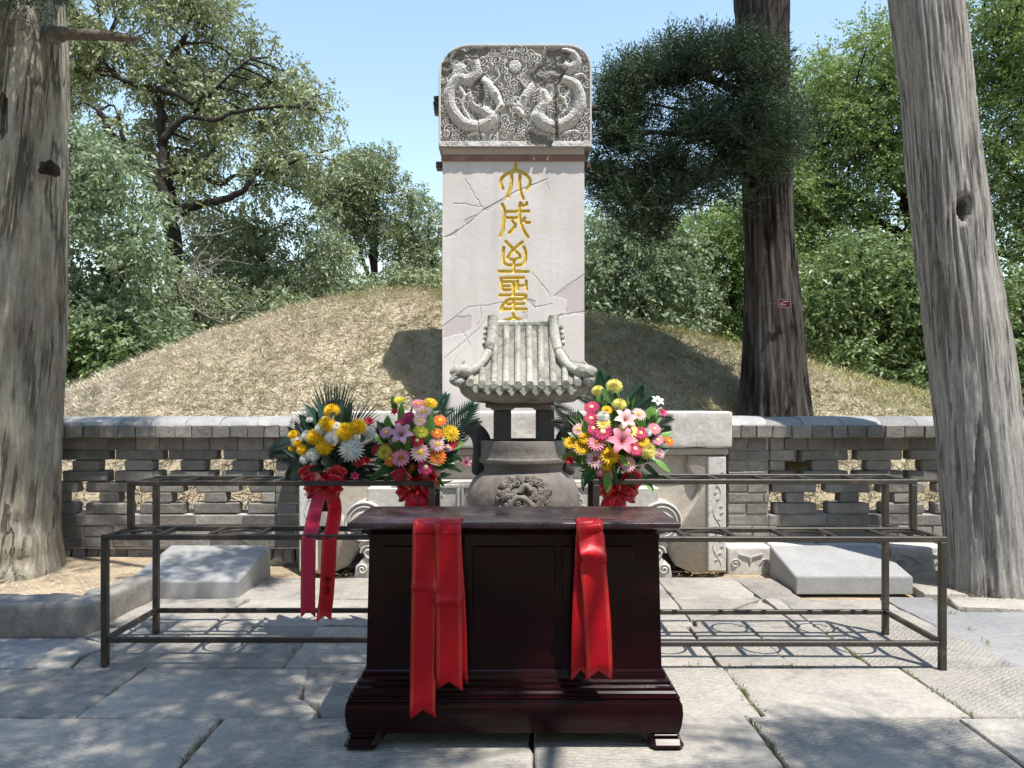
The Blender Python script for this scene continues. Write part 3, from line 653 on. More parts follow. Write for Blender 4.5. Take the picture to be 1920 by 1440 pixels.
# squeeze the sheet so its border follows the shoulder curve
XX = HX0+(U-225)/1430*(HX1-HX0); ZZ = HZ0+(1105-Vv)/960*(HZ1-HZ0)
sc = (HX1-HX0)/1430
for msk, cx, r in ((ml, cxl, rr), (mr_, 1655-r2, r2)):
    cy = 145+r; dd = np.hypot(U-cx, Vv-cy); ang_x = (U-cx)/r; ang_y = (Vv-cy)/r
    mx = np.maximum(np.abs(ang_x), np.abs(ang_y))+1e-9; k = np.where(msk, mx/np.maximum(np.hypot(ang_x, ang_y), 1e-9), 1.)
    f = np.clip((mx-.35)/.65, 0, 1); k = 1+(k-1)*np.where(msk, f, 0)
    ux = cx+(U-cx)*k; uy = cy+(Vv-cy)*k
    XX = np.where(msk, HX0+(ux-225)/1430*(HX1-HX0), XX); ZZ = np.where(msk, HZ0+(1105-uy)/960*(HZ1-HZ0), ZZ)
sq = np.minimum(np.minimum(U-225, 1655-U), Vv-145); H = H*np.clip(sq/6, 0, 1)
HYF = SY-.035
me_v = np.stack([XX, HYF-H*.78, ZZ], -1).reshape(-1, 3); idx = np.arange(nx*nz).reshape(nx, nz)
q = np.stack([idx[:-1, :-1], idx[1:, :-1], idx[1:, 1:], idx[:-1, 1:]], -1).reshape(-1, 4)
me = new_mesh('dragon_relief', me_v, q.ravel(), np.arange(len(q))*4, 180); attr(me, 'stain', np.clip(brk*.75+.55*np.clip((rg-.15)*2, 0, 1)*(Vv < 480)*(np.abs(U-940) > 250), 0, 1)); attr(me, 'hgt', np.clip(H/.09, 0, 1))
n = N('stele_head'); v = n.coords(rnd=False)
c = n.ramp(n.noise(v, 3, 7, .6), [(.3, (.45, .43, .40)), (.7, (.57, .55, .52))])
c = n.mix(n.ramp(n.attr('stain'), [(.1, (0, 0, 0)), (.8, (.92, .92, .92))]), c, n.ramp(n.noise(v, 11, 6, .7), [(.35, (.085, .08, .07)), (.7, (.27, .25, .22))]))
n.col(c); n.bump(n.noise(v, 45, 5), .35, .005); M['head'] = n.fin(.85, .2)
head = link('dragon_relief', me, M['head'], ste)
# block behind the relief
out = [(XX[i, nz-1-j], ZZ[i, nz-1-j]) for i, j in [(0, k) for k in range(nz-1, -1, -6)][::-1]]
out = [(XX[0, j], ZZ[0, j]) for j in range(0, nz, 4)]+[(XX[i, nz-1], ZZ[i, nz-1]) for i in range(0, nx, 5)]+[(XX[nx-1, j], ZZ[nx-1, j]) for j in range(nz-1, -1, -4)]
MB().prism(out, lambda a, b, d: (a, d, b), HYF+.004, HYF+.46).build('head_block', M['tanstone'], ste, 40)
for k, (px, py) in enumerate([(819, 186), (818, 196), (819, 205), (820, 212), (1113, 203)]):
    p = W(px, py, SY+.12); MB().cbox(p.x-.03, p.x+.035, p.y-.05, p.y+.05, p.z-.02, p.z+.02, .008).build('bolt', M['iron'], ste)
# ================================================================== stone altar behind the incense burner
AY = 7.1
alt = thing('stone_altar', 'massive pale stone offering altar with scroll legs before the tall tablet', 'altar', (0, 7.4, 0))
ax0, ax1 = GX(545, AY), GX(1374, AY)
rock_obj('slab', M['limestone'], alt, ax0, ax1, AY, AY+.95, GZ(840, AY), GZ(772, AY), seg=.05, b=.018, amp=.007, freq=7, seed=41)
MB().cbox(ax0+.02, ax1-.03, AY+.03, AY+.9, GZ(853, AY), GZ(840.5, AY), .012).build('moulding', M['tanstone'], alt)
MB().cbox(ax0+.25, ax1-.25, AY+.12, AY+.7, .35, GZ(853.5, AY), .01).build('apron', M['tanstone'], alt)
for s_ in (-1, 1):                                                  # bulging outer legs
    o = [(1.98, GZ(853, AY)-.002), (1.98, 0), (1.70, -.02), (1.52, .06), (1.42, .22), (1.42, .34), (1.5, .42), (1.6, .55), (1.70, .70), (1.74, .80), (1.66, .88), (1.62, 1.0), (1.64, GZ(853, AY)-.002)]
    o = [(a*s_+.005, b) for a, b in o]
    lg = MB().prism(o, lambda a, b, d: (a, d, b), AY+.06, AY+.60, .02).build('leg', M['tanstone'], alt, 50)
    MB().cbox(min(s_*1.80, s_*1.97)+.005, max(s_*1.80, s_*1.97)+.005, AY+.03, AY+.3, .02, GZ(856, AY), .01).build('carved_strip', M['limestone'], lg)
    vine = [Vector((s_*1.885+.005+.035*math.sin(z*19), AY+.028, z)) for z in np.linspace(.08, .98, 60)]; mv = MB().tube(vine, .005, 5)
    for k in range(14):
        z = .12+k*.062; c = Vector((s_*1.885+.005-.03*math.sin(z*19), AY+.028, z)); mv.tube([c, c+Vector((.02, -.003, .012)), c+Vector((.035, 0, .004))], [.004, .008, .002], 5)
    mv.build('vine', M['limestone'], lg, 60)
# centre: carved panels between two scroll stands
FY = AY-.10
for s_ in (-1, 1):
    st = MB()
    cx, cz, r = s_*1.34+.01, .50, .185                               # drum scroll
    prof = [(cx+math.cos(a)*r, cz+math.sin(a)*r) for a in np.linspace(0, 2*math.pi, 40)[:-1]]
    st.prism(prof, lambda a, b, d: (a, d, b), FY-.03, FY+.4, .015)
    st.prism([(s_*1.32+.01, .62), (s_*1.32+.01, .80), (s_*.9, .80), (s_*.9, .62)][::1 if s_ < 0 else -1], lambda a, b, d: (a, d, b), FY+.0, FY+.4, .012)
    o = [(1.36, .36), (1.40, .28), (1.34, .18), (1.42, .10), (1.44, .0), (1.40, -.05), (1.0, -.05), (.9, .2), (.95, .4), (1.1, .5)]
    st.prism([(a*s_+.01, b) for a, b in o], lambda a, b, d: (a, d, b), FY-.02, FY+.38, .02)
    leg = st.build('scroll_leg', M['carved'], alt, 50)
    for rr_, w in ((.172, .012), (.135, .008)):
        ring = [Vector((cx+math.cos(a)*rr_, FY-.035, cz+math.sin(a)*rr_)) for a in np.linspace(0, 2*math.pi, 41)]
        MB().tube(ring, w, 6, False).build('ring', M['carved'], leg, 60)
    for (ox, oz, rad, dr) in ((1.30, .22, .075, 1), (1.22, .10, .06, -1), (1.36, .07, .05, 1), (1.12, .2, .06, 1), (1.34, .5, .10, -1), (1.28, .45, .06, 1), (1.15, .33, .05, -1)):
        sp = [Vector((s_*ox+.01+dr*s_*math.cos(t)*(rad-rad*.085*t), FY-.026-.008*(oz > .4), oz+math.sin(t)*(rad-rad*.085*t))) for t in np.linspace(0, 10, 30)]
        MB().tube(sp, .011, 6).build('scroll', M['carved'], leg, 60)
pan = MB().cbox(-1.1, 1.12, FY+.04, FY+.36, .0, .86, .01).build('front_panel', M['carved'], alt)
for k in range(7):
    xa = -1.08+k*.31; xb = xa+.29
    fr = MB()
    for (p, q_, u, v_) in ((xa, xb, .80, .83), (xa, xb, .30, .33), (xa, xa+.022, .33, .80), (xb-.022, xb, .33, .80)): fr.cbox(p, q_, FY+.02, FY+.06, u, v_, .004)
    fo = fr.build('panel_frame', M['carved'], pan)
    for j in range(7):
        x_, z_ = xa+.06+rnd.random()*.17, .40+j*.055; sp = [Vector((x_+math.cos(t+j)*(.034-.003*t), FY+.036, z_+math.sin(t+j)*(.034-.003*t))) for t in np.linspace(0, 8, 18)]
        MB().tube(sp, .006, 5).build('vine', M['carved'], fo, 60)

# ================================================================== incense burner
BX, BY = .09, 6.25; kb = BY/F
bur = thing('incense_burner', 'grey stone tripod incense burner with a tiled hip roof on two pillars', 'incense burner', (BX, BY, 0))
prof = [(.0, 1.24), (.27, 1.24), (.285, 1.27), (.335, 1.27), (.348, 1.258), (.348, 1.145), (.362, 1.128), (.36, 1.10), (.335, 1.085), (.325, 1.06), (.322, 1.035), (.345, 1.015), (.395, .97), (.435, .90), (.455, .81), (.445, .71), (.40, .60), (.30, .51), (.15, .47), (0, .465)]
pr = catmull([(a, 0, b) for a, b in prof], 2); pr = [(max(p.x, 0), p.z) for p in pr]
bowl = MB().lathe(pr, (BX, BY, 0), 64).build('bowl', M['burner'], bur, 40)
for a in (-90, 30, 150):
    c, s_ = math.cos(R(a)), math.sin(R(a))
    MB().tube(catmull([(BX+c*.30, BY+s_*.30, .62), (BX+c*.37, BY+s_*.37, .45), (BX+c*.36, BY+s_*.36, .25), (BX+c*.34, BY+s_*.34, .1), (BX+c*.40, BY+s_*.40, -.02)], 4), [.11, .125, .13, .125, .11, .1, .095, .088, .08, .078, .075, .075, .08, .09, .1, .1, .1], 14).build('leg', M['burner'], bur, 60)
def z5(x, y): return ((840+.2344*x-960)*kb, CH+(HY-680-.2344*y)*kb)
ho = [(105,450),(115,535),(185,600),(203,690),(195,800),(198,880),(260,900),(310,890),(285,790),(272,700),(300,640),(338,610),(300,535),(240,485),(170,455)]
hp = cm([z5(*p) for p in ho]+[z5(*ho[0])], 4)[:-1]
for s_ in (1, -1):
    o = [(BX+(a-BX)*s_, b) for a, b in hp]
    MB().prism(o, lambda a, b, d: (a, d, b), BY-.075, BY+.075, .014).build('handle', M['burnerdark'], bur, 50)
# relief of knotted clouds and a beast on the belly
rs = random.Random(4); rel = MB()
for i in range(170):
    px_, py_ = rs.uniform(-1, 1), rs.uniform(-1, 1)
    if px_*px_+py_*py_ > 1 or py_ < -.95: continue
    x = px_*.205; z = .85+py_*.155; rb = np.interp(z, [.6, .71, .81, .90, .97], [.40, .445, .455, .435, .395]); y = -math.sqrt(max(rb*rb-x*x, .01))
    r = rs.uniform(.014, .028); nrm = Vector((x, y, (z-.8)*.5)).normalized(); tx = Vector((0, 0, 1)).cross(nrm).normalized(); ty = nrm.cross(tx); c0 = Vector((BX+x, BY+y, z))
    sp = [c0+nrm*(.012+.010*(t/9))+tx*math.cos(t+i)*r*(1-t/11)+ty*math.sin(t+i)*r*(1-t/11) for t in np.linspace(0, 9, 16)]
    rel.tube(sp, [.010*(1-.4*k/15) for k in range(16)], 6)
for pts in ([(-.10, .80), (-.05, .86), (.02, .84), (.08, .78), (.12, .83)], [(-.08, .75), (0, .78), (.06, .74)], [(-.03, .90), (.01, .95), (.05, .91)]):
    rel.tube(catmull([(BX+a, BY-math.sqrt(.452**2-a*a)-.012, b) for a, b in pts], 5), .022, 8)
tag(rel.build('relief', M['burner'], bur, 60), 'knotted cloud and beast carving on the round belly')
# pillars
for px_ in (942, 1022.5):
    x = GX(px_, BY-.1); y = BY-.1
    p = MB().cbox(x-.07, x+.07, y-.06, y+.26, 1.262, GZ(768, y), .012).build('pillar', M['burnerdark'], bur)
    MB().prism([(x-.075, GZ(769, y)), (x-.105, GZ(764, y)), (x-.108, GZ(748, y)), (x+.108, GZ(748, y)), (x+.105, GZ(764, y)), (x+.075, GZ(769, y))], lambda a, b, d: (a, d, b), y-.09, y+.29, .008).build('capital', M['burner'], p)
# roof
ZE, ZR = 1.702, 2.205
def rhx(t): return .245+.255*t**2.6
def rhy(t): return .06+.31*t**1.15
def rz(t): return ZE+(ZR-ZE)*(1-t)**1.28
def rpt(u, t):                                                       # u round the roof, 0..4 sides
    side = int(u) % 4; w = (u-int(u))*2-1; hx, hy = rhx(t), rhy(t)
    c = [(w*hx, -hy), (hx, w*hy), (-w*hx, hy), (-hx, -w*hy)][side]
    return Vector((BX+c[0], BY+.02+c[1], rz(t)+.055*abs(w)**5*t**3))
NU, NT = 24, 14; mb = MB(); v = []; f = []
for j in range(NT):
    for i in range(4*NU): v.append(rpt(i/NU, j/(NT-1)))
nring = 4*NU
for j in range(NT-1):
    for i in range(nring): f.append((j*nring+i, (j+1)*nring+i, (j+1)*nring+(i+1) % nring, j*nring+(i+1) % nring))
f.append(tuple(range(nring)))
base = len(v)                                                        # eave edge and coved underside
for sc_, dz in ((.985, -.055), (.93, -.085), (.80, -.125), (.55, -.14)):
    for i in range(nring):
        p = rpt(i/NU, 1.); v.append(Vector((BX+(p.x-BX)*sc_, BY+.02+(p.y-BY-.02)*sc_, ZE+(p.z-ZE)*sc_+dz)))
for j in range(4):
    a0 = (NT-1)*nring if j == 0 else base+(j-1)*nring; b0 = base+j*nring
    for i in range(nring): f.append((a0+i, b0+i, b0+(i+1) % nring, a0+(i+1) % nring))
f.append(tuple(range(base+3*nring, base+4*nring))[::-1])
roof = mb.add(v, f).build('roof', M['roofpan'], bur, 35)
MB().cbox(BX-.30, BX+.30, BY-.2, BY+.24, ZE-.172, ZE-.135, .01).build('beam', M['burner'], roof)
for side, n_t, w_ in ((0, 10, .455), (1, 5, .30), (3, 5, .30)):
    for k in range(n_t):
        off = (k+.5)/n_t*2-1; lat = off*w_; pts = []
        for t in np.linspace(1.02, .06, 16):
            lim = rhx(min(t, 1)) if side == 0 else rhy(min(t, 1))
            if abs(lat) > lim-.01: break
            w = lat/lim; p = rpt(side+(w+1)/2, min(t, 1.))
            if t > 1: p += Vector((0, -.02, -.008)) if side == 0 else Vector((.02 if side == 1 else -.02, 0, -.008))
            pts.append(p+Vector((0, 0, .012)))
        if len(pts) < 2: continue
        r = .0262 if side == 0 else .024
        tl = MB().tube(pts, [r*(1+.06*((i*7) % 3 == 0)) for i in range(len(pts))], 10).build('roof_tile', M['rooftile'], roof, 60)
        d0 = (pts[0]-pts[1]).normalized(); d0.z *= .2; d0.normalize()
        if side == 0:
            c = pts[0]+d0*.006; ring = [c+Vector((math.cos(a)*.016, -.004, math.sin(a)*.016)) for a in np.linspace(0, 2*math.pi, 13)]
            MB().tube([c, c+d0*.012], .031, 12).tube(ring, .005, 5, False).build('tile_end', M['rooftile'], roof, 60)
            if k < n_t-1:                                            # scalloped drip tile between two rolls
                x = BX+((k+1)/n_t*2-1)*w_; zz = pts[0].z-.038; sc = [(x-.045, zz+.02), (x-.042, zz-.008), (x-.024, zz-.018), (x-.012, zz-.036), (x, zz-.046), (x+.012, zz-.036), (x+.024, zz-.018), (x+.042, zz-.008), (x+.045, zz+.02)]
                MB().prism(sc, lambda a, b, d: (a, d, b), pts[0].y-.006, pts[0].y+.012).build('drip_tile', M['rooftile'], roof)
# ridges
MB().cbox(BX-.22, BX+.22, BY-.045, BY+.085, ZR-.03, ZR+.03, .015, .006, rnd).build('ridge', M['rooftile'], roof)
for u in (0, 1, 2, 3):
    sx = 1 if u in (1, 2) else -1
    hip = [rpt(u+.0001, t)+Vector((0, 0, .03)) for t in np.linspace(0, .93, 14)]
    MB().tube([hip[0]+Vector((0, 0, .03))]+hip[1:7], .043, 10).build('hip_ridge', M['rooftile'], roof, 60)
    MB().tube(hip[6:], [.036, .04, .038, .036, .034, .034, .033, .03], 10).build('hip_ridge', M['rooftile'], roof, 60)
    for k in range(4):
        p = hip[1+k]+Vector((sx*.045, 0, -.01)); MB().tube([p, p+Vector((sx*.03, 0, -.012))], .022, 8).build('tile_stub', M['rooftile'], roof, 60)
    # beast heads on the corner: skull, snout, ears
    c = rpt(u+.0001, .97)+Vector((0, 0, .035)); dr = Vector((c.x-BX, (c.y-BY)*.5, 0)).normalized()
    b = MB(); b.tube(catmull([c-dr*.08, c-dr*.03+Vector((0, 0, .02)), c+dr*.02+Vector((0, 0, .022)), c+dr*.06+Vector((0, 0, .008)), c+dr*.075-Vector((0, 0, .01))], 3), [.028, .04, .05, .056, .054, .05, .046, .042, .038, .032, .028, .02, .012], 10)
    b.tube([c+dr*.0+Vector((0, 0, .06)), c-dr*.03+Vector((0, -.01, .10))], [.018, .006], 6)
    b.tube(catmull([c-dr*.02-Vector((0, 0, .055)), c+dr*.03-Vector((0, 0, .062)), c+dr*.085-Vector((0, 0, .045))], 3), [.03, .036, .04, .04, .036, .03, .018], 10)
    for k in range(4): q = c+dr*(.0+.02*k)+Vector((0, -.045, .02-.012*k)); b.tube([q, q+Vector((0, -.012, 0))], .011, 6)
    b.build('corner_beast', M['rooftile'], roof, 70)

# ================================================================== inclined plaques
def plaque(xa, xb, y0, y1, h0, h1, label):
    v = [(xa, y0, -.03), (xb, y0, -.03), (xb, y1, -.03), (xa, y1, -.03), (xa, y0, h0), (xb, y0, h0), (xb, y1, h1), (xa, y1, h1)]
    bm = bmesh.new(); vv = [bm.verts.new(p) for p in v]
    for q in [(0, 3, 2, 1), (4, 5, 6, 7), (0, 1, 5, 4), (1, 2, 6, 5), (2, 3, 7, 6), (3, 0, 4, 7)]: bm.faces.new([vv[i] for i in q])
    bmesh.ops.bevel(bm, geom=list(bm.edges), offset=.007, segments=2, affect='EDGES')
    me = bpy.data.meshes.new('inclined_plaque'); bm.to_mesh(me); bm.free()
    return tag(link('inclined_plaque', me, M['plaque']), label, 'plaque', 'inclined stone plaques at the wall foot')
plaque(-3.12, -2.21, 6.24, 7.08, .125, .27, 'smooth grey inclined plaque dappled by shade, before the left wall')
plaque(2.37, 3.35, 6.457, 7.12, .117, .262, 'smooth grey inclined plaque in full sun, before the right wall')

# ================================================================== offering box
OX, OY = .009, 3.46; ko = .000831
box = thing('offering_box', 'dark red lacquered offering box with moulded base and bracket feet', 'box', (OX, OY+.28, 0))
def zx(X): return (X-933)*ko
def zz_(Y): return (1380-Y)*ko
DEP = .56
def layer(name, prof, par=box, mat='lacquer', sm=35):               # moulding run round the box: (overhang, z) profile from half size hw
    v = []; f = []
    for (hw, z, fy) in prof:
        for (sx, sy) in ((-1, 0), (1, 0), (1, 1), (-1, 1)):
            v.append((OX+sx*hw, (OY+fy) if sy == 0 else (OY+DEP-fy), z))
    n = len(prof)
    for j in range(n-1):
        for i in range(4): f.append((j*4+i, j*4+(i+1) % 4, (j+1)*4+(i+1) % 4, (j+1)*4+i))
    f += [(3, 2, 1, 0), tuple(range(4*n-4, 4*n))]
    return MB().add(v, f).build(name, M[mat], par, sm)
hw0 = .745
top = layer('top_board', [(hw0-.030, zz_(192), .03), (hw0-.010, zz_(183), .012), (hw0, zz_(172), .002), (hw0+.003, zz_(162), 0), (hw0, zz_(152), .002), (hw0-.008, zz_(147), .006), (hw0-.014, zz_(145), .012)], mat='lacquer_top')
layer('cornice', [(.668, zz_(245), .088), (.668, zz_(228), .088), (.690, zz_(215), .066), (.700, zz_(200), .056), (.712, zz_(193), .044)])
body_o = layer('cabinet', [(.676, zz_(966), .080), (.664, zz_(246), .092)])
# panel frames on the front
for (xa, xb) in ((-.60, -.22), (-.19, .19), (.22, .545)):
    MB().cbox(OX+xa, OX+xb, OY+.0815, OY+.11, zz_(945), zz_(290), .005).build('panel', M['lacquer'], body_o)
layer('base_moulding', [(.745, zz_(1100), .008), (.745, zz_(1092), .008), (.733, zz_(1086), .02), (.733, zz_(1076), .02), (.722, zz_(1066), .030), (.722, zz_(1050), .030), (.708, zz_(1040), .046), (.708, zz_(1024), .046), (.692, zz_(1014), .060), (.690, zz_(990), .062), (.682, zz_(966), .074)])
layer('plinth', [(.742, zz_(1285), .012), (.752, zz_(1240), .004), (.757, zz_(1180), -.002), (.754, zz_(1130), .0), (.744, zz_(1106), .01), (.735, zz_(1101), .02)])
# apron with a curved lower edge, and scroll feet
ap = [(-.60, zz_(1284)), (-.60, zz_(1335)), (-.575, zz_(1300)), (-.53, zz_(1290)), (0, zz_(1286)), (.53, zz_(1290)), (.575, zz_(1300)), (.60, zz_(1335)), (.60, zz_(1284))]
MB().prism([(OX+a, b) for a, b in ap], lambda a, b, d: (a, d, b), OY+.025, OY+.05).build('apron', M['lacquer'], box)
for sx in (-1, 1):
    for sy in (0, 1):
        xa, xb = sorted((OX+sx*.62, OX+sx*.745)); ya, yb = (OY+.012, OY+.13) if sy == 0 else (OY+DEP-.13, OY+DEP-.012)
        lg = MB().cbox(xa, xb, ya, yb, zz_(1320), zz_(1283), .012).build('foot', M['lacquer'], box)
        xa, xb = sorted((OX+sx*.615, OX+sx*.762)); ya, yb = (OY-.008, OY+.14) if sy == 0 else (OY+DEP-.14, OY+DEP+.008)
        MB().cbox(xa, xb, ya, yb, .0, zz_(1318), .02).build('foot_pad', M['lacquer'], lg, 35)
for (xa, xb) in ((GX(858, 3.55), GX(871, 3.55)), (GX(1054, 3.55), GX(1150, 3.55)), (GX(780, 3.55), GX(860, 3.55))):
    MB().box(xa, xb, OY+.075, OY+.088, zz_(145)-.004, zz_(145)+.0015).build('slot', M['pot'], top)
for (p, q_) in ((W(718, 985, 3.5), W(745, 960, 3.9)), (W(1195, 952, 3.98), W(1215, 978, 3.5))):
    MB().tube([(p.x, OY+.03, zz_(145)), (q_.x, OY+DEP-.05, zz_(145))], .0012, 4).build('board_joint', M['pot'], top)

# ================================================================== ribbons
def strip(path, width, n=5, tail=.0, wdir=None, sub=5, th=.0007, curl_=0.0, seed=0):
    P = catmull(path, sub); m = len(P); v = []; f = []; r = random.Random(seed); ph = r.uniform(0, 6)
    S = [0.]
    for a_, b_ in zip(P[:-1], P[1:]): S.append(S[-1]+(b_-a_).length)
    L = S[-1]
    def at(l):
        l = max(0, min(l, L)); j = 0
        while j < m-2 and S[j+1] < l: j += 1
        return P[j]+(P[j+1]-P[j])*((l-S[j])/max(S[j+1]-S[j], 1e-9))
    for i, p in enumerate(P):
        t = (P[min(i+1, m-1)]-P[max(i-1, 0)]).normalized(); w = (wdir or Vector((1, 0, 0))); w = (w-t*w.dot(t)).normalized(); nn = w.cross(t)
        for k in range(n):
            s_ = k/(n-1)*2-1; wv = curl_*math.sin(ph+i*.45+s_*1.6)*(1-abs(s_)*.2)
            q0 = p
            if tail and S[i] > L-.16: q0 = at(L-.16+(S[i]-(L-.16))/.16*(.16-tail*(1-abs(s_))))
            v.append(q0+w*s_*width/2+nn*wv)
    for i in range(m-1):
        for k in range(n-1): f.append((i*n+k, i*n+k+1, (i+1)*n+k+1, (i+1)*n+k))
    return v, f, P
def ribbon(name, label, path, width, mat='ribbon', parent=None, gold=True, **k):
    v, f, P = strip(path, width, **k)
    o = MB().add(v, f).build(name, M[mat], parent, 180); md = o.modifiers.new('t', 'SOLIDIFY'); md.thickness = .0012; md.offset = 0
    if label: tag(o, label, 'ribbon', 'ribbons draped on the offering box')
    if gold:
        n = k.get('n', 5); m = len(v)//n
        for side in (0, n-1):
            for e in (.07, .13):
                g = MB(); a = []
                for i in range(m):
                    p0 = Vector(v[i*n+side]); p1 = Vector(v[i*n+(1 if side == 0 else n-2)]); d_ = (p1-p0); L = max(d_.length, 1e-6); d_ /= L
                    fl = Vector((0, -1, .5)).normalized()*.0012
                    a += [p0+d_*width*e+fl, p0+d_*width*(e+.007)+fl]
                g.add(a[:-2], [(2*i, 2*i+1, 2*i+3, 2*i+2) for i in range(m-2)]).build('gold_edging', M['goldline'], o)
    return o
TZ = zz_(145)+.003
def drape(Xc0, Xc1, Yend, kinks, out=.004, Xtop=None):              # path over the front edge; X in carving units of the box front
    xt = OX+zx(Xtop if Xtop else Xc0); p = [(xt, OY+.082, TZ-.02), (xt, OY+.076, TZ+.001), (xt, OY+.045, TZ+.004), (xt, OY+.008, TZ+.001), (xt, OY-.007-out, TZ-.018), (xt, OY-.009-out, TZ-.05)]
    ys = sorted([(220, 0)]+kinks+[(Yend, 0)])
    for (Y, b) in ys:
        t = (Y-145)/(Yend-145); Xs = Xtop if Xtop else Xc0; p.append((OX+zx(Xs+(Xc1-Xs)*min(1, t*1.3)), OY-.012-out-b, zz_(Y)))
    return p
ribbon('ribbon', 'long dark red ribbon at far left of the box front, hanging lowest', drape(455, 447, 1195, [(460, .004), (482, .022), (505, .02), (530, .003), (800, .012), (1000, .02), (1130, .03)], .004, 458), .115, tail=.055, seed=1, curl_=.006, n=7)
ribbon('ribbon', 'red ribbon on the box front, second from left, ending above the base', drape(566, 588, 1040, [(520, .004), (545, .024), (575, .02), (600, .003), (800, .01), (950, .02)], .012, 580), .118, tail=.05, seed=2, curl_=.006, n=7)
ribbon('ribbon', 'narrow red ribbon tucked behind the second one, with a pinched fold', drape(622, 640, 1010, [(330, .001), (370, .006), (390, .001), (700, .004)], .001, 600), .075, gold=False, tail=.045, seed=3, curl_=.002, n=7)
ribbon('ribbon', 'bright sunlit red ribbon on the right of the box front, with a bulging fold', drape(1345, 1385, 985, [(260, .012), (300, .042), (330, .036), (372, .006), (480, .012), (700, .016), (900, .026)], .010, 1340), .118, tail=.05, seed=4, curl_=.006, n=7)
ribbon('ribbon', 'red ribbon half hidden behind the bright sunlit one', drape(1300, 1290, 992, [(270, .002), (310, .012), (345, .01), (400, .001), (700, .004)], .002, 1318), .085, gold=False, tail=.05, seed=5, curl_=.004, n=7)
# ================================================================== flower racks
def rack(side, label):
    e = thing('flower_rack', label, 'rack', (1.5*side, 4.9, 0), 'two tier steel flower racks')
    xi, xo = (.53, 2.52) if side > 0 else (-.51, -2.42)
    y0, y1, y2 = (4.53, 4.86, 5.22) if side > 0 else (4.60, 4.91, 5.26)
    zl, zu, zb_ = .752, 1.055 if side > 0 else 1.04, .172
    xa, xb = min(xi, xo), max(xi, xo); w = .038; r_ = .030
    def bar(name, *a): return MB().cbox(*a, .003).build(name, M['rack'], e)
    for x in (xa, xb):
        bar('leg', x-w/2, x+w/2, y0-w/2, y0+w/2, 0, zl-.002); bar('leg', x-w/2, x+w/2, y2-w/2, y2+w/2, 0, zu-.002)
        bar('post', x-w/2, x+w/2, y1-w/2, y1+w/2, zl+.002, zu-.002)
        bar('side_rail', x-r_/2, x+r_/2, y0+w/2+.001, y2-w/2-.001, zb_-r_, zb_)
        bar('side_rail', x-r_/2, x+r_/2, y1+w/2+.001, y2-w/2-.001, zl-r_, zl)
    for y in (y0, y2): bar('bottom_rail', xa+w/2+.001, xb-w/2-.001, y-r_/2, y+r_/2, zb_-r_-.002, zb_-.002)
    for (ya, yb, z, shift) in ((y0, y1, zl, 0), (y1, y2, zu, .1)):
        bar('tray_rail', xa-w/2, xb+w/2, ya-w/2, ya+w/2-.006, z, z+r_); bar('tray_rail', xa-w/2, xb+w/2, yb-w/2+.006, yb+w/2, z, z+r_)
        x = xo; k = 0; cells = []
        while abs(x-xi) > .12:
            L = (.29 if k % 2 == 0 else .31)*(1 if z == zl else 1.0); nx_ = x-side*L
            if (nx_-xi)*side < .12: nx_ = xi
            cells.append((x, nx_)); x = nx_; k += 1
        for k, (a, b) in enumerate(cells):
            bar('cross_bar', a-r_/2, a+r_/2, ya+w/2, yb-w/2, z+.002, z+r_-.004)
            if k % 2 == 0:
                c = Vector(((a+b)/2, (ya+yb)/2, z+.012)); rr = min(abs(a-b), yb-ya)/2-.026
                ring = [c+Vector((math.cos(t)*rr, math.sin(t)*rr, 0)) for t in np.linspace(0, 2*math.pi, 33)]
                MB().tube(ring, .009, 6, False).build('pot_ring', M['rack'], e, 60)
        bar('cross_bar', xi-r_/2, xi+r_/2, ya+w/2, yb-w/2, z+.002, z+r_-.004)
    return e
rack(-1, 'shaded dark steel flower rack left of the offering box, holding two bouquets')
rack(1, 'sunlit rusty steel flower rack right of the offering box, holding one bouquet')

# ================================================================== bouquets
def disc_flower(layers, center=None):
    mb = MB()
    for (n, r0, r1, z0, z1, w, ph) in layers:
        for i in range(n):
            a = 2*math.pi*(i+ph)/n; d_ = Vector((math.cos(a), math.sin(a), 0)); s_ = Vector((-d_.y, d_.x, 0)); rm = (r0+r1)*.55; zm = (z0+z1)/2+.05*(r1-r0)
            mb.add([d_*r0+Vector((0, 0, z0)), d_*rm+s_*w+Vector((0, 0, zm)), d_*r1+Vector((0, 0, z1)), d_*rm-s_*w+Vector((0, 0, zm))], [(0, 1, 2, 3)])
    return mb
def me_of(mb, name):
    me = bpy.data.meshes.new(name); me.from_pydata([tuple(p) for p in mb.v], [], mb.f); me.update(); return me
FM = {}
gerb = disc_flower([(17, .18, 1., .02, .06, .16, 0), (15, .15, .86, .08, .16, .15, .5), (12, .12, .5, .12, .22, .08, .2)])
mum = disc_flower([(20, .1, 1., -.15, -.05, .10, 0), (20, .1, .96, .0, .18, .10, .5), (18, .1, .86, .1, .38, .10, .2), (16, .08, .70, .2, .55, .09, .7), (13, .06, .5, .3, .68, .08, .1), (9, .03, .3, .4, .76, .07, .4)])
lil = MB()
for i in range(6):
    a = 2*math.pi*i/6; d_ = Vector((math.cos(a), math.sin(a), 0)); s_ = Vector((-d_.y, d_.x, 0)); prof_ = [(0, 0, .05), (.22, .30, .2), (.5, .52, .30), (.85, .56, .18), (1.05, .36, 0)]
    vv = []
    for (r, z, w) in prof_: vv += [d_*r+s_*w+Vector((0, 0, z)), d_*r+Vector((0, 0, z-.05)), d_*r-s_*w+Vector((0, 0, z))]
    lil.add(vv, [(3*j+k, 3*j+k+1, 3*j+k+4, 3*j+k+3) for j in range(4) for k in range(2)])
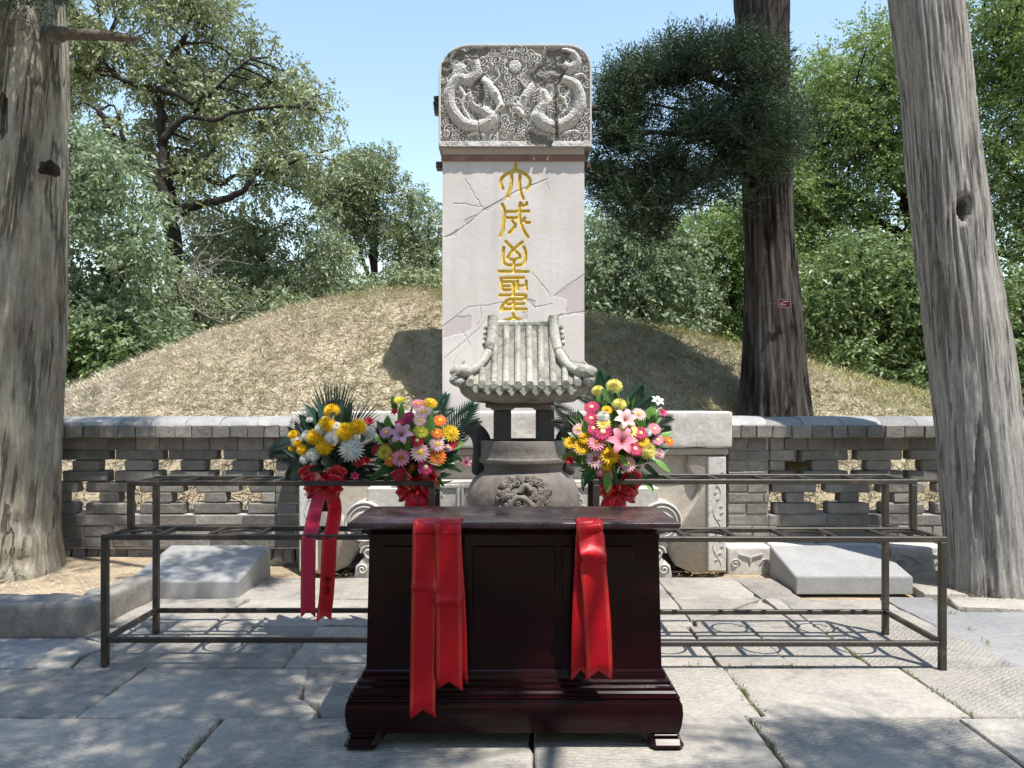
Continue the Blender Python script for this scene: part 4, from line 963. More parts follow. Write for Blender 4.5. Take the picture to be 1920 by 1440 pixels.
dome = MB().lathe([(0, .18), (.1, .17), (.17, .13), (.2, .06), (.19, .0)], (0, 0, .04), 10)
stam = MB()
for i in range(6): a = i*1.05+.4; stam.tube([(0, 0, .05), (math.cos(a)*.12, math.sin(a)*.12, .4), (math.cos(a)*.22, math.sin(a)*.22, .48)], [.02, .018, .035], 4)
def fmesh(kind, mat):
    if (kind, mat) not in FM:
        me = me_of({'g': gerb, 'm': mum, 'l': lil, 'd': dome, 's': stam}[kind], 'flower'); me.materials.append(M[mat]); FM[kind, mat] = me
        if kind == 'l': me.polygons.foreach_set('use_smooth', np.ones(len(me.polygons), bool))
    return FM[kind, mat]
def put(name, me, parent, loc, normal, s, spin=0):
    o = link(name, me, None, parent); q_ = Vector(normal).normalized().to_track_quat('Z', 'Y') @ Quaternion((0, 0, 1), spin)
    o.location = loc; o.rotation_mode = 'QUATERNION'; o.rotation_quaternion = q_; o.scale = (s, s, s); return o
def leaf_mesh(w, bend=.25, n=6, fold=.12):
    mb = MB(); v = []
    for i in range(n+1):
        t = i/n; ww = w*math.sin(math.pi*min(1, t*.92+.06))**.75*(1-.25*t); z = -bend*t*t
        v += [(ww, t, z+fold*ww/w*.3), (0, t, z), (-ww, t, z+fold*ww/w*.3)]
    mb.add(v, [(3*i+k, 3*i+k+1, 3*i+k+4, 3*i+k+3) for i in range(n) for k in range(2)]); return mb
def frond_mesh(nl=15, fan=1.0, lw=.024, curve=.2, spread=.42):
    mb = MB(); pts = [Vector((0, t, -curve*t*t)) for t in np.linspace(0, 1, 9)]; mb.tube(pts, [.012*(1-.7*i/8) for i in range(9)], 4)
    for i in range(nl):
        t = .16+.82*i/(nl-1); b = Vector((0, t*.92, -curve*(t*.92)**2)); L = spread*math.sin(math.pi*(t*.8+.13))**.6*fan
        for s_ in (-1, 1):
            a = R(66-48*t); d_ = Vector((s_*math.sin(a), math.cos(a), -.12)); sd = Vector((math.cos(a), -s_*math.sin(a), 0))
            mid = b+d_*L*.5+Vector((0, 0, .02)); tip = b+d_*L-Vector((0, 0, .05*L))
            mb.add([b-sd*lw*.4, mid-sd*lw, tip, mid+sd*lw, b+sd*lw*.4], [(0, 1, 2, 3, 4)])
    return mb
def fan_mesh():
    mb = MB(); r = random.Random(3)
    for i in range(11):
        a = R(-40+80*i/10+r.uniform(-2, 2)); L = (1-.22*abs(i-5)/5)*r.uniform(.92, 1.05); d_ = Vector((math.sin(a)*.75, math.cos(a), 0)); s_ = Vector((d_.y, -d_.x, 0)); b = d_*.18
        mb.add([b-s_*.005, b+(d_*L-b)*.5-s_*.021+Vector((0, 0, .03)), d_*L, b+(d_*L-b)*.5+s_*.021+Vector((0, 0, .03))], [(0, 1, 2, 3)])
    mb.tube([(0, 0, 0), (0, .2, 0)], .01, 4); return mb
LM = {}
for nm, mb, mats in (('palm', frond_mesh(), ('palm', 'palmdark')), ('fan', fan_mesh(), ('palmdark',)), ('fern', frond_mesh(17, .42, .026, .45), ('fern', 'palm')), ('leaf', leaf_mesh(.20), ('leaf', 'leafdark')), ('blade', leaf_mesh(.12, .4), ('leaf', 'leafdark'))):
    for m_ in mats: me = me_of(mb, 'leaf'); me.materials.append(M[m_]); LM[nm, m_] = me
def put_leaf(name, key, parent, base, tip, s=1., roll=0., nhint=(0, -1, .35)):
    base, tip = Vector(base), Vector(tip); d_ = tip-base; L = d_.length; y = d_.normalized(); nh = Vector(nhint); z = (nh-y*nh.dot(y)).normalized(); z = Quaternion(y, roll) @ z; x = y.cross(z)
    o = link(name, LM[key], None, parent); Mx = Matrix((x, y, z)).transposed(); o.location = base; o.rotation_mode = 'QUATERNION'; o.rotation_quaternion = Mx.to_quaternion(); o.scale = (L*s, L, L); return o
def bouquet(label, heart, scale_f, off, flowers, leaves, basey, seed, pot_front, fill):
    r = random.Random(seed); hx, hy_, hz = heart
    e = thing('bouquet', label, 'flowers', (hx, hy_, 1.0), 'bouquets standing in the racks')
    def loc(X, Y, bulge=None):
        px, py = off[0]+X*scale_f, off[1]+Y*scale_f; p = W(px, py, hy_)
        dx, dz = p.x-hx, p.z-hz; rr = math.hypot(dx, dz); b = .20*max(0, 1-(rr/.38)**2)+.03 if bulge is None else bulge
        d_ = hy_-b; return W(px, py, d_)
    for (X, Y, rad, kind, mat, cen) in flowers:
        p = loc(X, Y); n_ = (p-Vector((hx, hy_+.18, hz-.12))).normalized()*.55+Vector((r.uniform(-.18, .18), -.55, .32+r.uniform(-.12, .12))); s_ = rad*scale_f*hy_/F*1.24
        o = put('flower', fmesh(kind, mat), e, p, n_, s_*r.uniform(.95, 1.08), r.uniform(0, 6))
        if kind == 'g': put('flower_center', fmesh('d', cen), o, (0, 0, 0), (0, 0, 1), 1.35).matrix_parent_inverse.identity()
        if kind == 'l': put('stamen', fmesh('s', cen), o, (0, 0, 0), (0, 0, 1), 1.).matrix_parent_inverse.identity()
    cols = sorted({(k_, m_, c_) for (_, _, _, k_, m_, c_) in flowers if k_ != 'l'}, key=str)
    for i in range(22):                                             # smaller blooms tucked between
        a = r.uniform(0, 6.28); q_ = r.random()**.5*.23; k_, m_, c_ = r.choice(cols); p = Vector((hx+math.cos(a)*q_, hy_-.02-.10*(1-(q_/.25)**2), hz+.03+math.sin(a)*q_*.85)); n_ = (p-Vector((hx, hy_+.18, hz-.12))).normalized()+Vector((r.uniform(-.4, .4), -.4, .2))
        o = put('flower', fmesh(k_, m_), e, p, n_, r.uniform(.024, .036), r.uniform(0, 6))
        if k_ == 'g': put('flower_center', fmesh('d', c_), o, (0, 0, 0), (0, 0, 1), 1.35).matrix_parent_inverse.identity()
    core = Vector((hx, hy_+.02, hz-.16))
    for (kind, mat, X0, Y0, X1, Y1, s_, dd) in leaves:
        nm = {'palm': 'palm_frond', 'fan': 'palm_frond', 'fern': 'fern_leaf'}.get(kind, 'leaf')
        b = W(off[0]+X0*scale_f, off[1]+Y0*scale_f, hy_+dd); t = W(off[0]+X1*scale_f, off[1]+Y1*scale_f, hy_+dd-.05); put_leaf(nm, (kind, mat), e, b, t, s_, r.uniform(-.5, .5))
    for i in range(fill[0]):                                        # inner greenery
        a = r.uniform(0, 2*math.pi); q_ = r.random()**.6; t = Vector((hx+math.cos(a)*q_*fill[2], hy_-.12*(1-q_*q_)+r.uniform(-.05, .14), hz+math.sin(a)*q_*fill[3]+fill[4]))
        b = core+(t-core)*r.uniform(.35, .6); put_leaf('leaf', (r.choice(['leaf', 'blade']), r.choice(fill[1])), e, b, t+(t-b).normalized()*.06, r.uniform(.8, 1.3), r.uniform(-1, 1), (r.uniform(-.4, .4), -.8, r.uniform(0, .8)))
    # pot, red wrapping and bow
    pot = MB().lathe([(0, .86), (.062, .86), (.075, 1.0), (.082, 1.10), (.076, 1.10), (.07, 1.0)], (hx, hy_, 0), 20).build('pot', M['pot'], e, 50)
    for i in range(9):
        a = r.uniform(0, 6.28); t = Vector((hx+math.cos(a)*.11, hy_+math.sin(a)*.08, hz-.02)); MB().tube(catmull([(hx, hy_, 1.04), (hx+(t.x-hx)*.4, hy_+(t.y-hy_)*.4, (1.04+t.z)/2), t], 3), .004, 5).build('stem', M['fern'], e, 60)
    zb_, zt_ = basey; wf = r.uniform(0, 6)
    wr = MB().lathe([(.079+.0, zb_), (.086, zb_+.04), (.081, zb_+.085), (.094, zt_-.03), (.120, zt_)], (hx, hy_, 0), 44, fn=lambda a, j: 1+(.03+.028*j)*math.sin(a*9+wf+j*.6)*math.cos(a*4-wf)).build('wrapping', M['wrap'], e, 25)
    for s_ in (-1, 1):
        for k in range(3):                                          # crumpled loops of the bow
            c = Vector((hx+s_*.012, hy_-.096, zb_+.10)); L = .125-.02*k; up_ = .06-.055*k
            pth = [c, c+Vector((s_*L*.5, -.035, up_+.030)), c+Vector((s_*L, -.025, up_)), c+Vector((s_*L*.94, -.004, up_-.035)), c+Vector((s_*L*.45, -.008, up_*.4-.035)), c]
            v, f, _ = strip(pth, .052, n=5, wdir=Vector((s_*.28, -.25, 1)), sub=5, curl_=.007, seed=seed*7+k)
            o = MB().add(v, f).build('bow_loop', M['wrap'], e, 60); md = o.modifiers.new('t', 'SOLIDIFY'); md.thickness = .001
    MB().lathe([(0, -.03), (.016, -.024), (.024, 0), (.016, .024), (0, .03)], (hx, hy_-.115, zb_+.10), 10, fn=lambda a, j: 1+.2*math.sin(5*a)).build('bow_knot', M['wrap'], e, 50)
    return e
y_, w_, g_ = 'f_yellow', 'f_white', 'g'
fl1 = [(640,410,58,'m',y_,0),(600,525,66,'m',y_,0),(750,590,72,'m',y_,0),(860,545,66,'m',y_,0),(500,630,64,'m',y_,0),(580,710,64,'m',y_,0),(390,735,46,'m',y_,0),(355,680,36,'m',y_,0),(315,610,40,'m',y_,0),
       (550,565,50,'m',w_,0),(640,640,60,'m',w_,0),(805,735,86,'m',w_,0),(955,592,56,'m',w_,0),(485,775,52,'m',w_,0),(430,615,40,'m',w_,0),(410,812,40,'m',w_,0),(680,555,40,'m',w_,0),(955,500,34,'l','f_red','c_dark'),(865,850,34,'l','f_red','c_dark'),(930,830,32,'l','f_red','c_dark'),(830,960,30,'l','f_hot','c_dark')]
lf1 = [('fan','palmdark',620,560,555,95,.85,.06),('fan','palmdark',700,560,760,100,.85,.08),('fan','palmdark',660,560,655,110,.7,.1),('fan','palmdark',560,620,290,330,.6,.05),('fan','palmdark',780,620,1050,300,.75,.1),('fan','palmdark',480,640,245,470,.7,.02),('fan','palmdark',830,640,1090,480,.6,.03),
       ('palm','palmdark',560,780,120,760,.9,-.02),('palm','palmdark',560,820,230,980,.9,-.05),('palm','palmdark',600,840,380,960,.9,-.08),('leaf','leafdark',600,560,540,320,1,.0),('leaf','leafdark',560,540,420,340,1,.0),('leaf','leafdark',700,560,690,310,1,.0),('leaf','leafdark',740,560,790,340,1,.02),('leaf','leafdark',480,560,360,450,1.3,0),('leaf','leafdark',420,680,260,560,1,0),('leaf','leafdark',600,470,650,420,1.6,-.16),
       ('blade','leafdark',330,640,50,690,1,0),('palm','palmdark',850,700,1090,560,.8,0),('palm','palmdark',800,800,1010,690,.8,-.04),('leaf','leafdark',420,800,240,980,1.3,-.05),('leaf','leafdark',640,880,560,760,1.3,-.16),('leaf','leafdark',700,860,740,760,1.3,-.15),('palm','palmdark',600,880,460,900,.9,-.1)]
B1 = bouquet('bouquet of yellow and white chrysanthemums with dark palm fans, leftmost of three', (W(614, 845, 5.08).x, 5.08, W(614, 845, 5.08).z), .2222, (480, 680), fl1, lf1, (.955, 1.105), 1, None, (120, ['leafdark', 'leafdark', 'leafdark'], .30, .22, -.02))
P_, BL, HT, RD, OR = 'f_pink', 'f_blush', 'f_hot', 'f_red', 'f_orange'
fl2 = [(1210,318,46,g_,'f_lime','c_yellow'),(1470,345,54,g_,y_,'c_yellow'),(1370,352,50,g_,P_,'c_yellow'),(1410,420,58,g_,BL,'c_yellow'),(1170,425,30,'l',RD,'c_dark'),(1290,462,50,g_,'f_magenta','c_dark'),(1230,520,56,g_,'f_magenta','c_dark'),(1385,492,50,g_,BL,'c_yellow'),(1550,492,52,g_,OR,'c_yellow'),(1390,585,54,g_,'f_lime','c_yellow'),(1525,597,48,g_,OR,'c_yellow'),(1640,597,66,g_,y_,'c_yellow'),(1100,592,52,g_,'f_lily','c_yellow'),
       (1360,660,52,g_,RD,'c_cream'),(1525,692,56,g_,BL,'c_yellow'),(1230,620,84,'l','f_lily','c_dark'),(1385,760,66,g_,BL,'c_yellow'),(1085,755,52,g_,'f_lime','c_brown'),(1225,805,66,g_,P_,'c_brown'),(1140,815,54,g_,OR,'c_yellow'),(1530,797,62,g_,OR,'c_brown'),(1430,882,58,g_,HT,'c_cream'),(1665,682,40,g_,RD,'c_dark'),(1210,950,46,g_,RD,'c_dark'),(1020,730,44,g_,RD,'c_dark'),(1535,930,26,g_,P_,'c_yellow'),(1770,850,44,'l',P_,'c_dark')]
lf2 = [('palm','palm',1560,700,1830,350,.9,.06),('palm','palm',1480,560,1590,270,.9,.08),('palm','palmdark',1600,700,1860,480,.8,.05),('palm','palm',1400,560,1640,380,.8,.1),('leaf','leaf',1230,500,1215,350,1.2,-.05),('leaf','leaf',1180,420,1150,290,1,0),('leaf','leaf',1460,700,1470,450,1.1,-.16),('leaf','leaf',1290,740,1255,620,1.3,-.19),('leaf','leaf',1110,560,1110,460,1.6,0),('leaf','leaf',1430,800,1545,850,1.2,-.2),('leaf','leaf',1060,800,1000,850,1.6,-.1),('fern','fern',1150,860,950,1000,1.3,-.1),('fern','fern',1200,900,1060,1020,1.2,-.1),('fern','fern',1560,850,1720,900,1.2,-.03),('fern','fern',1500,900,1560,1040,1.3,-.08),('fern','palm',1600,720,1720,820,1.2,0),('leaf','leaf',1330,560,1310,480,1.5,-.1),('fern','fern',1280,930,1240,1010,1.4,-.15),('palm','palmdark',1180,640,1010,560,.8,.05),('fern','fern',1560,760,1690,790,1.2,-.05)]
B2 = bouquet('bouquet of pink, orange and yellow gerberas, middle of three, behind the box', (W(782, 855, 5.08).x, 5.08, W(782, 855, 5.08).z), .2222, (480, 680), fl2, lf2, (.935, 1.085), 2, None, (140, ['leaf', 'leaf', 'leafdark'], .28, .27, .03))
fl3 = [(1150,360,56,g_,HT,'c_cream'),(1145,450,56,g_,HT,'c_cream'),(1240,557,62,g_,HT,'c_cream'),(1160,528,46,g_,HT,'c_cream'),(1190,640,62,g_,P_,'c_brown'),(1180,772,62,g_,BL,'c_dark'),(1050,537,48,g_,BL,'c_yellow'),(1330,190,58,'m','f_pale',0),(1200,230,48,'m','f_pale',0),(1245,488,52,g_,'f_pale','c_yellow'),(1075,672,58,g_,y_,'c_brown'),(1100,595,52,g_,y_,'c_brown'),(1295,745,64,g_,y_,'c_brown'),(1445,540,62,g_,'f_pale','c_brown'),(980,640,46,g_,y_,'c_brown'),(1270,380,36,g_,y_,'c_brown'),(1590,705,62,'m','f_pale',0),(1560,630,46,g_,y_,'c_brown'),(1370,340,50,'m','f_pale',0),(1270,830,32,g_,y_,'c_yellow'),
       (1495,692,54,g_,HT,'c_cream'),(1540,565,48,g_,HT,'c_cream'),(1650,532,46,g_,P_,'c_cream'),(1675,620,46,g_,P_,'c_cream'),(1240,435,48,'m',w_,0),(1525,415,52,g_,BL,'c_yellow'),(1410,470,76,'l',BL,'c_dark'),(1390,640,86,'l',P_,'c_dark'),(1440,812,54,g_,BL,'c_yellow'),(1680,732,44,'m',BL,0),(1220,875,32,g_,P_,'c_cream'),(1710,410,38,'l',HT,'c_dark'),(1765,630,40,g_,OR,'c_yellow'),(1590,560,34,'m',w_,0),(1670,320,46,'l',w_,'c_dark'),(980,785,34,'l',RD,'c_dark')]
lf3 = [('palm','palmdark',1090,560,880,330,1.1,.06),('palm','palmdark',1080,580,850,470,.9,.04),('palm','palm',1430,480,1570,190,1.15,.08),('palm','palm',1470,480,1660,260,.9,.06),('palm','palm',1230,340,1220,70,1,.1),('palm','palm',1280,300,1290,110,.9,.1),('palm','palmdark',1540,500,1790,430,1,.06),('palm','palmdark',1560,560,1780,520,.9,.05),('palm','palmdark',1200,340,1050,270,.8,.08),('leaf','leaf',1330,330,1250,210,1.5,-.04),('leaf','leaf',1230,420,1260,320,1.3,-.06),('leaf','leaf',1080,560,1110,480,1.5,-.18),('leaf','leaf',1370,740,1440,820,1.3,-.22),('leaf','leaf',1280,880,1270,1030,1.3,-.2),('leaf','leaf',1620,760,1790,850,1,-.05),('leaf','leaf',1030,740,920,760,1.8,-.06),('leaf','leaf',1100,740,1080,800,1.6,-.14),('fern','fern',1180,850,1080,960,1.4,-.12),('fern','fern',1100,860,1060,1010,1.3,-.06),('fern','fern',1480,850,1470,1000,1.4,-.12),('fern','fern',1560,800,1690,920,1.2,-.06),('fern','fern',1520,850,1640,1020,1.2,-.08),('leaf','leaf',1590,980,1640,1030,1,-.1),('fern','fern',1320,830,1350,960,1.3,-.2),('leaf','leaf',1320,340,1400,320,1.2,-.03),('leaf','leaf',980,680,930,600,1.5,0),('blade','leaf',1460,390,1540,500,1,-.16),('leaf','leaf',1600,650,1680,670,1.6,-.06),('fern','fern',1190,880,1160,1000,1.3,-.15)]
B3 = bouquet('sunlit bouquet of pink and yellow gerberas with lilies and palm leaves, right of the burner', (W(1155, 840, 5.05).x, 5.05, W(1155, 840, 5.05).z), .2344, (840, 680), fl3, lf3, (.93, 1.085), 3, None, (160, ['leaf', 'leaf', 'leafdark'], .31, .31, .05))
# ribbon tails
def l7(X, Y, d): return W(500+X*.2222, 860+Y*.2222, d)
for path_, m_, sd in (([l7(490,250,4.98), l7(440,330,4.96), l7(400,480,4.88), l7(375,600,4.70), l7(358,668,4.585), l7(352,690,4.572), l7(350,900,4.572), l7(348,1150,4.575), l7(350,1345,4.58)], 'ribbon2', 1),
                  ([l7(500,250,4.97), l7(555,330,4.96), l7(575,430,4.90), l7(558,560,4.74), l7(535,665,4.585), l7(530,690,4.572), l7(520,900,4.570), l7(505,1150,4.572), l7(487,1300,4.575), l7(484,1375,4.535)], 'ribbon', 2)):
    o = ribbon('ribbon_tail', None, path_, .088, m_, B1, gold=True, tail=.045, seed=sd, curl_=.002)
    if sd == 2:
        tag(o, 'red tail with two black brush characters')
        for strokes in ([[(485,1010),(505,1000)],[(500,985),(512,1040)],[(490,1030),(505,1015)],[(515,995),(525,1015),(540,1020)],[(515,1025),(535,1030)],[(508,1040),(500,1060)]], [[(490,1085),(530,1080)],[(505,1075),(495,1110)],[(485,1115),(530,1105)],[(515,1090),(525,1120),(512,1140)],[(500,1120),(510,1135)],[(490,1135),(500,1120)]]):
            mb = MB()
            for st in strokes:
                pts = [l7(a, b, 4.566) for a, b in st]
                mb.tube(pts, [.0045]+[.003]*(len(pts)-1), 4, flat=.3)
            mb.build('brush_character', M['ink'], o)
for (xa, xb, sd) in ((1300, 1330, 1), (1360, 1400, 2)):
    p0 = W(480+1340*.2222, 680+1080*.2222, 4.97); p1 = W(480+xa*.2222 if sd == 1 else 480+1420*.2222, 680+1235*.2222, 4.93)
    ribbon('ribbon_tail', None, [p0, (p0+p1)/2+Vector((0, -.01, 0)), p1, p1+Vector((.0, -.01, -.3)), p1+Vector((.01, -.01, -.55))], .075, 'ribbon', B2, gold=False, tail=.04, seed=sd, curl_=.002)
p0 = W(1148, 925, 4.95)
for s_ in (-1, 1): ribbon('ribbon_tail', None, [p0, p0+Vector((s_*.05, -.02, -.12)), p0+Vector((s_*.075, -.02, -.35)), p0+Vector((s_*.08, -.02, -.6))], .08, 'ribbon', B3, gold=False, tail=.04, seed=9, curl_=.002)
# ================================================================== trees
M['bark_left'] = barkmat('bark_left', (.17, .152, .118), (.27, .243, .19), (.37, .34, .275), 16, 1.0, .65, stain=(.17, .13, .10), lean=-7, crack=.8)
M['bark_right'] = barkmat('bark_right', (.205, .19, .172), (.29, .272, .25), (.355, .335, .31), 30, .7, .6, stain=(.23, .20, .175), lean=3, crack=.6)
M['bark_conifer'] = barkmat('bark_conifer', (.026, .022, .019), (.055, .047, .041), (.13, .115, .105), 14, .8, 1., crack=1.)
M['bark_stub'] = barkmat('bark_stub', (.06, .05, .04), (.11, .095, .078), (.19, .17, .14), 12, 12, .8)
M['bark_dark'] = barkmat('bark_dark', (.012, .010, .009), (.024, .020, .017), (.045, .039, .033), 9, 2.5, .9)
M['bark_dead'] = barkmat('bark_dead', (.16, .14, .115), (.24, .215, .18), (.32, .29, .25), 9, 2.5, .6)
M['lf_grey'] = leafmat('lf_grey', (.125, .155, .070), (.225, .265, .130), (.42, .45, .30), transl=.30)
M['lf_light'] = leafmat('lf_light', (.100, .150, .078), (.185, .245, .135), (.34, .40, .26), transl=.35)
M['lf_mid'] = leafmat('lf_mid', (.095, .132, .066), (.175, .220, .110), (.36, .39, .23), transl=.30)
M['lf_green'] = leafmat('lf_green', (.085, .145, .042), (.165, .245, .078), (.32, .40, .16), transl=.40)
M['lf_under'] = leafmat('lf_under', (.072, .120, .042), (.140, .205, .075), (.29, .36, .16), transl=.35)
M['lf_jun'] = leafmat('lf_jun', (.020, .042, .024), (.040, .075, .040), (.085, .13, .07), transl=.15, rough=.6)
def nrmz(a): return a/np.maximum(np.linalg.norm(a, axis=-1, keepdims=True), 1e-9)
def foliage(C, rad, ns, sl, ll, lw, nl, droop, seed, flat=.75, fill=.5, up=.5):
    g = np.random.default_rng(seed); K_ = len(C); ci = np.repeat(np.arange(K_), ns); n = len(ci)
    dr = nrmz(g.normal(size=(n, 3))); dr[:, 2] = np.where(g.random(n) < .35, np.abs(dr[:, 2]), dr[:, 2])
    rr = g.random(n)**fill; pos = C[ci]+dr*np.stack([rad[ci], rad[ci], rad[ci]*flat], -1)*rr[:, None]
    sd = nrmz(dr*.8+g.normal(size=(n, 3))*.55+np.array([0, 0, -droop])); L = sl*g.uniform(.6, 1.3, n)
    side = nrmz(np.cross(sd, nrmz(g.normal(size=(n, 3))*.5+np.array([0, 0, 1.]))))
    out = []
    for k in range(nl):
        t = (k+.6)/nl; s_ = 1 if k % 2 else -1
        b = pos+sd*(L*t)[:, None]+np.array([0, 0, -1.])*(droop*.35*L*t*t)[:, None]
        d_ = nrmz(sd*.55+side*s_*.85+g.normal(size=(n, 3))*.28+np.array([0, 0, -droop*.5]))
        if k == nl-1: d_ = nrmz(sd+g.normal(size=(n, 3))*.2)
        w = nrmz(np.cross(d_, nrmz(g.normal(size=(n, 3))*.55+np.array([0, -.25, up])))); l = (ll*g.uniform(.7, 1.25, n))[:, None]; ww = (lw*g.uniform(.8, 1.2, n))[:, None]
        dn = np.cross(w, d_)*ww*.35
        out.append(np.stack([b, b+d_*l*.45+w*ww+dn, b+d_*l-np.array([0, 0, 1.])*l*.12, b+d_*l*.45-w*ww+dn], 1))
    return np.concatenate(out)
def sample(poly, d, n, spread, r0, r1, seed, zmin=None):
    g = np.random.default_rng(seed); xs_ = [p[0] for p in poly]; ys_ = [p[1] for p in poly]; C = []; rad = []; tries = 0
    while len(C) < n and tries < 6000:
        tries += 1; x, y = g.uniform(min(xs_), max(xs_)), g.uniform(min(ys_), max(ys_))
        if not inside(np.array([[x]]), np.array([[y]]), poly)[0, 0]: continue
        dd = d+g.uniform(-spread, spread); p = np.array(W(x, y, dd)); r = g.uniform(r0, r1)
        if C and min(np.linalg.norm(p-c)/(.5*(r+q)) for c, q in zip(C, rad)) < .80: continue
        C.append(p); rad.append(r)
    return np.array(C), np.array(rad)
def bark_limbs(mb, limbs, seed, n=8):
    r = random.Random(seed); nodes = []
    for pts, r0, r1 in limbs:
        P = catmull(pts, 5); m = len(P)
        P = [p+Vector((r.uniform(-1, 1), r.uniform(-1, 1), r.uniform(-.6, .6)))*r0*.22*(0 < i < m-1) for i, p in enumerate(P)]
        mb.tube(P, [(r0+(r1-r0)*i/(m-1))*r.uniform(.93, 1.08) for i in range(m)], n); nodes += P
    return nodes
def twigs(mb, nodes, C, seed, r0=.03, n=5, extra=2, rad=None):
    r = random.Random(seed)
    for i, c in enumerate(C):
        c = Vector(c); b = min(nodes, key=lambda p: (p-c).length+max(0, p.z-c.z)*1.5)
        mid = (b+c)/2+Vector((r.uniform(-.12, .12), r.uniform(-.12, .12), r.uniform(-.05, .18)))*(c-b).length
        k = min(1., .5+(c-b).length*.35); mb.tube(catmull([b, mid, c], 3), [r0*k, r0*.85*k, r0*.75*k, r0*.6*k, r0*.5*k, r0*.4*k, r0*.3*k], n, False)
        for j in range(extra):
            e = c+Vector((r.uniform(-1, 1), r.uniform(-1, 1), r.uniform(-.6, .8)))*(rad[i] if rad is not None else .4)*.9
            mb.tube([mid+(c-mid)*r.uniform(.3, .9), (c+e)/2+Vector((0, 0, r.uniform(-.05, .08))), e], [r0*.4, r0*.28, r0*.12], 4, False)
def tree(name, label, cat, base, limbs, C, rad, leafp, lmat, bmat, seed, group=None, r0=.03, extra=2, P_extra=None):
    e = thing(name, label, cat, base, group); mb = MB(); nodes = bark_limbs(mb, limbs, seed)
    if len(C): twigs(mb, nodes, C, seed+1, r0, 5, extra, rad)
    mb.build('trunk', M[bmat], e, 180)
    if len(C): quads('crown', foliage(C, rad, seed=seed+2, **leafp), M[lmat], e)
    return e
def WP(l, d): return [W(a, b, d) for a, b in l]
BGR = 'trees and shrubs beyond the mound'
# --- spreading tree with crooked dark limbs, upper left
d = 19.
limbs = [(WP([(345,760),(338,640),(330,540),(322,450),(320,405),(318,372)], d-.7), .24, .17), (WP([(319,385),(290,335),(240,287),(205,245),(185,208)], d-1.1), .15, .07), (WP([(245,290),(228,250),(222,212)], d-1.1), .07, .03),
         (WP([(318,375),(308,305),(303,252),(300,200),(285,165)], d-.7), .16, .08), (WP([(304,265),(325,238),(355,220),(400,226),(430,212)], d-1.2), .09, .04), (WP([(285,168),(240,155),(205,130),(190,95)], d-.5), .07, .03), (WP([(287,165),(330,176),(365,195),(385,165),(380,130)], d-1.1), .07, .03),
         (WP([(324,405),(360,386),(415,376),(455,357),(475,333)], d-1.1), .13, .05), (WP([(322,330),(370,326),(412,345),(440,330),(500,325)], d-.6), .08, .03), (WP([(300,210),(315,120),(350,60),(360,0)], d-.5), .07, .03), (WP([(355,220),(420,150),(470,110)], d-.7), .05, .02), (WP([(430,212),(520,200),(600,205)], d-1.), .05, .02), (WP([(500,325),(560,300),(620,280)], d-.9), .04, .015)]
C, rd = sample([(110,-40),(430,-30),(425,60),(500,80),(535,135),(600,165),(655,225),(640,290),(585,320),(520,375),(440,345),(395,410),(340,390),(250,330),(200,265),(120,225)], d+.3, 126, 1.3, .40, .68, 5)
keep = [i for i, c in enumerate(C) if not (165 < 960+c[0]/c[1]*F < 300 and 165 < HY-(c[2]-CH)/c[1]*F < 235) and not (395 < 960+c[0]/c[1]*F < 450 and 300 < HY-(c[2]-CH)/c[1]*F < 350)]
C, rd = C[keep], rd[keep]
tree('spreading_tree', 'tall grey green tree with crooked dark forked limbs at upper left', 'tree', W(345, 760, d)*1, limbs, C, rd, dict(ns=60, sl=.30, ll=.125, lw=.026, nl=7, droop=.55, fill=.45), 'lf_grey', 'bark_dark', 50, BGR, .035)
def shrub(name, label, cat, poly, d, n, spread, r0, r1, leafp, lmat, seed, stem, bmat='bark_dark', group=BGR, tr=.10):
    C, rd = sample(poly, d, n, spread, r0, r1, seed); b = W(stem[0], 780, d); b.z = float(mound_z([b.x], [b.y])[0])-.1
    pts = [b]+[W(x, y, d+(i % 2)*.3) for i, (x, y) in enumerate(stem[1])]
    mid = pts[len(pts)//2]; limbs = [(pts, tr, tr*.35)]
    cen = C.mean(0)
    for k in range(3):
        q = Vector(C[(k*7+3) % len(C)]); limbs.append(([pts[1], (pts[1]+q)/2+Vector((0, 0, .15)), q], tr*.6, tr*.15))
    return tree(name, label, cat, b, limbs, C, rd, leafp, lmat, bmat, seed*3, group, .022)
big = dict(ns=66, sl=.30, ll=.118, lw=.028, nl=6, droop=.45, fill=.45); sm = dict(ns=64, sl=.28, ll=.12, lw=.026, nl=7, droop=.6, fill=.45); pin = dict(ns=60, sl=.42, ll=.11, lw=.024, nl=10, droop=.25, fill=.45)
shrub('leafy_shrub', 'pale green broad-leaved shrub bank right beside the left trunk', 'shrub', [(60,250),(165,235),(225,300),(290,390),(312,520),(335,640),(250,700),(120,745),(40,760)], 14.5, 64, 1.2, .38, .62, big, 'lf_light', 61, (200, [(205,600),(190,480),(170,360)]))
shrub('dense_tree', 'dense olive green tree filling the gap right of the crooked limbs', 'tree', [(335,470),(400,420),(450,395),(520,430),(570,400),(630,430),(660,480),(690,540),(680,580),(560,610),(400,660),(330,670)], 20.5, 72, 1.6, .5, .8, sm, 'lf_mid', 62, (520, [(520,620),(500,520),(470,430)]), tr=.2)
shrub('slender_tree', 'slender tree with open crown rising left of the tablet', 'tree', [(595,352),(625,335),(640,292),(690,272),(715,285),(742,325),(735,372),(712,392),(722,430),(690,470),(655,440),(620,400)], 25, 44, 1.0, .40, .66, sm, 'lf_mid', 63, (712, [(702,560),(700,480),(690,400),(680,320)]), tr=.16)
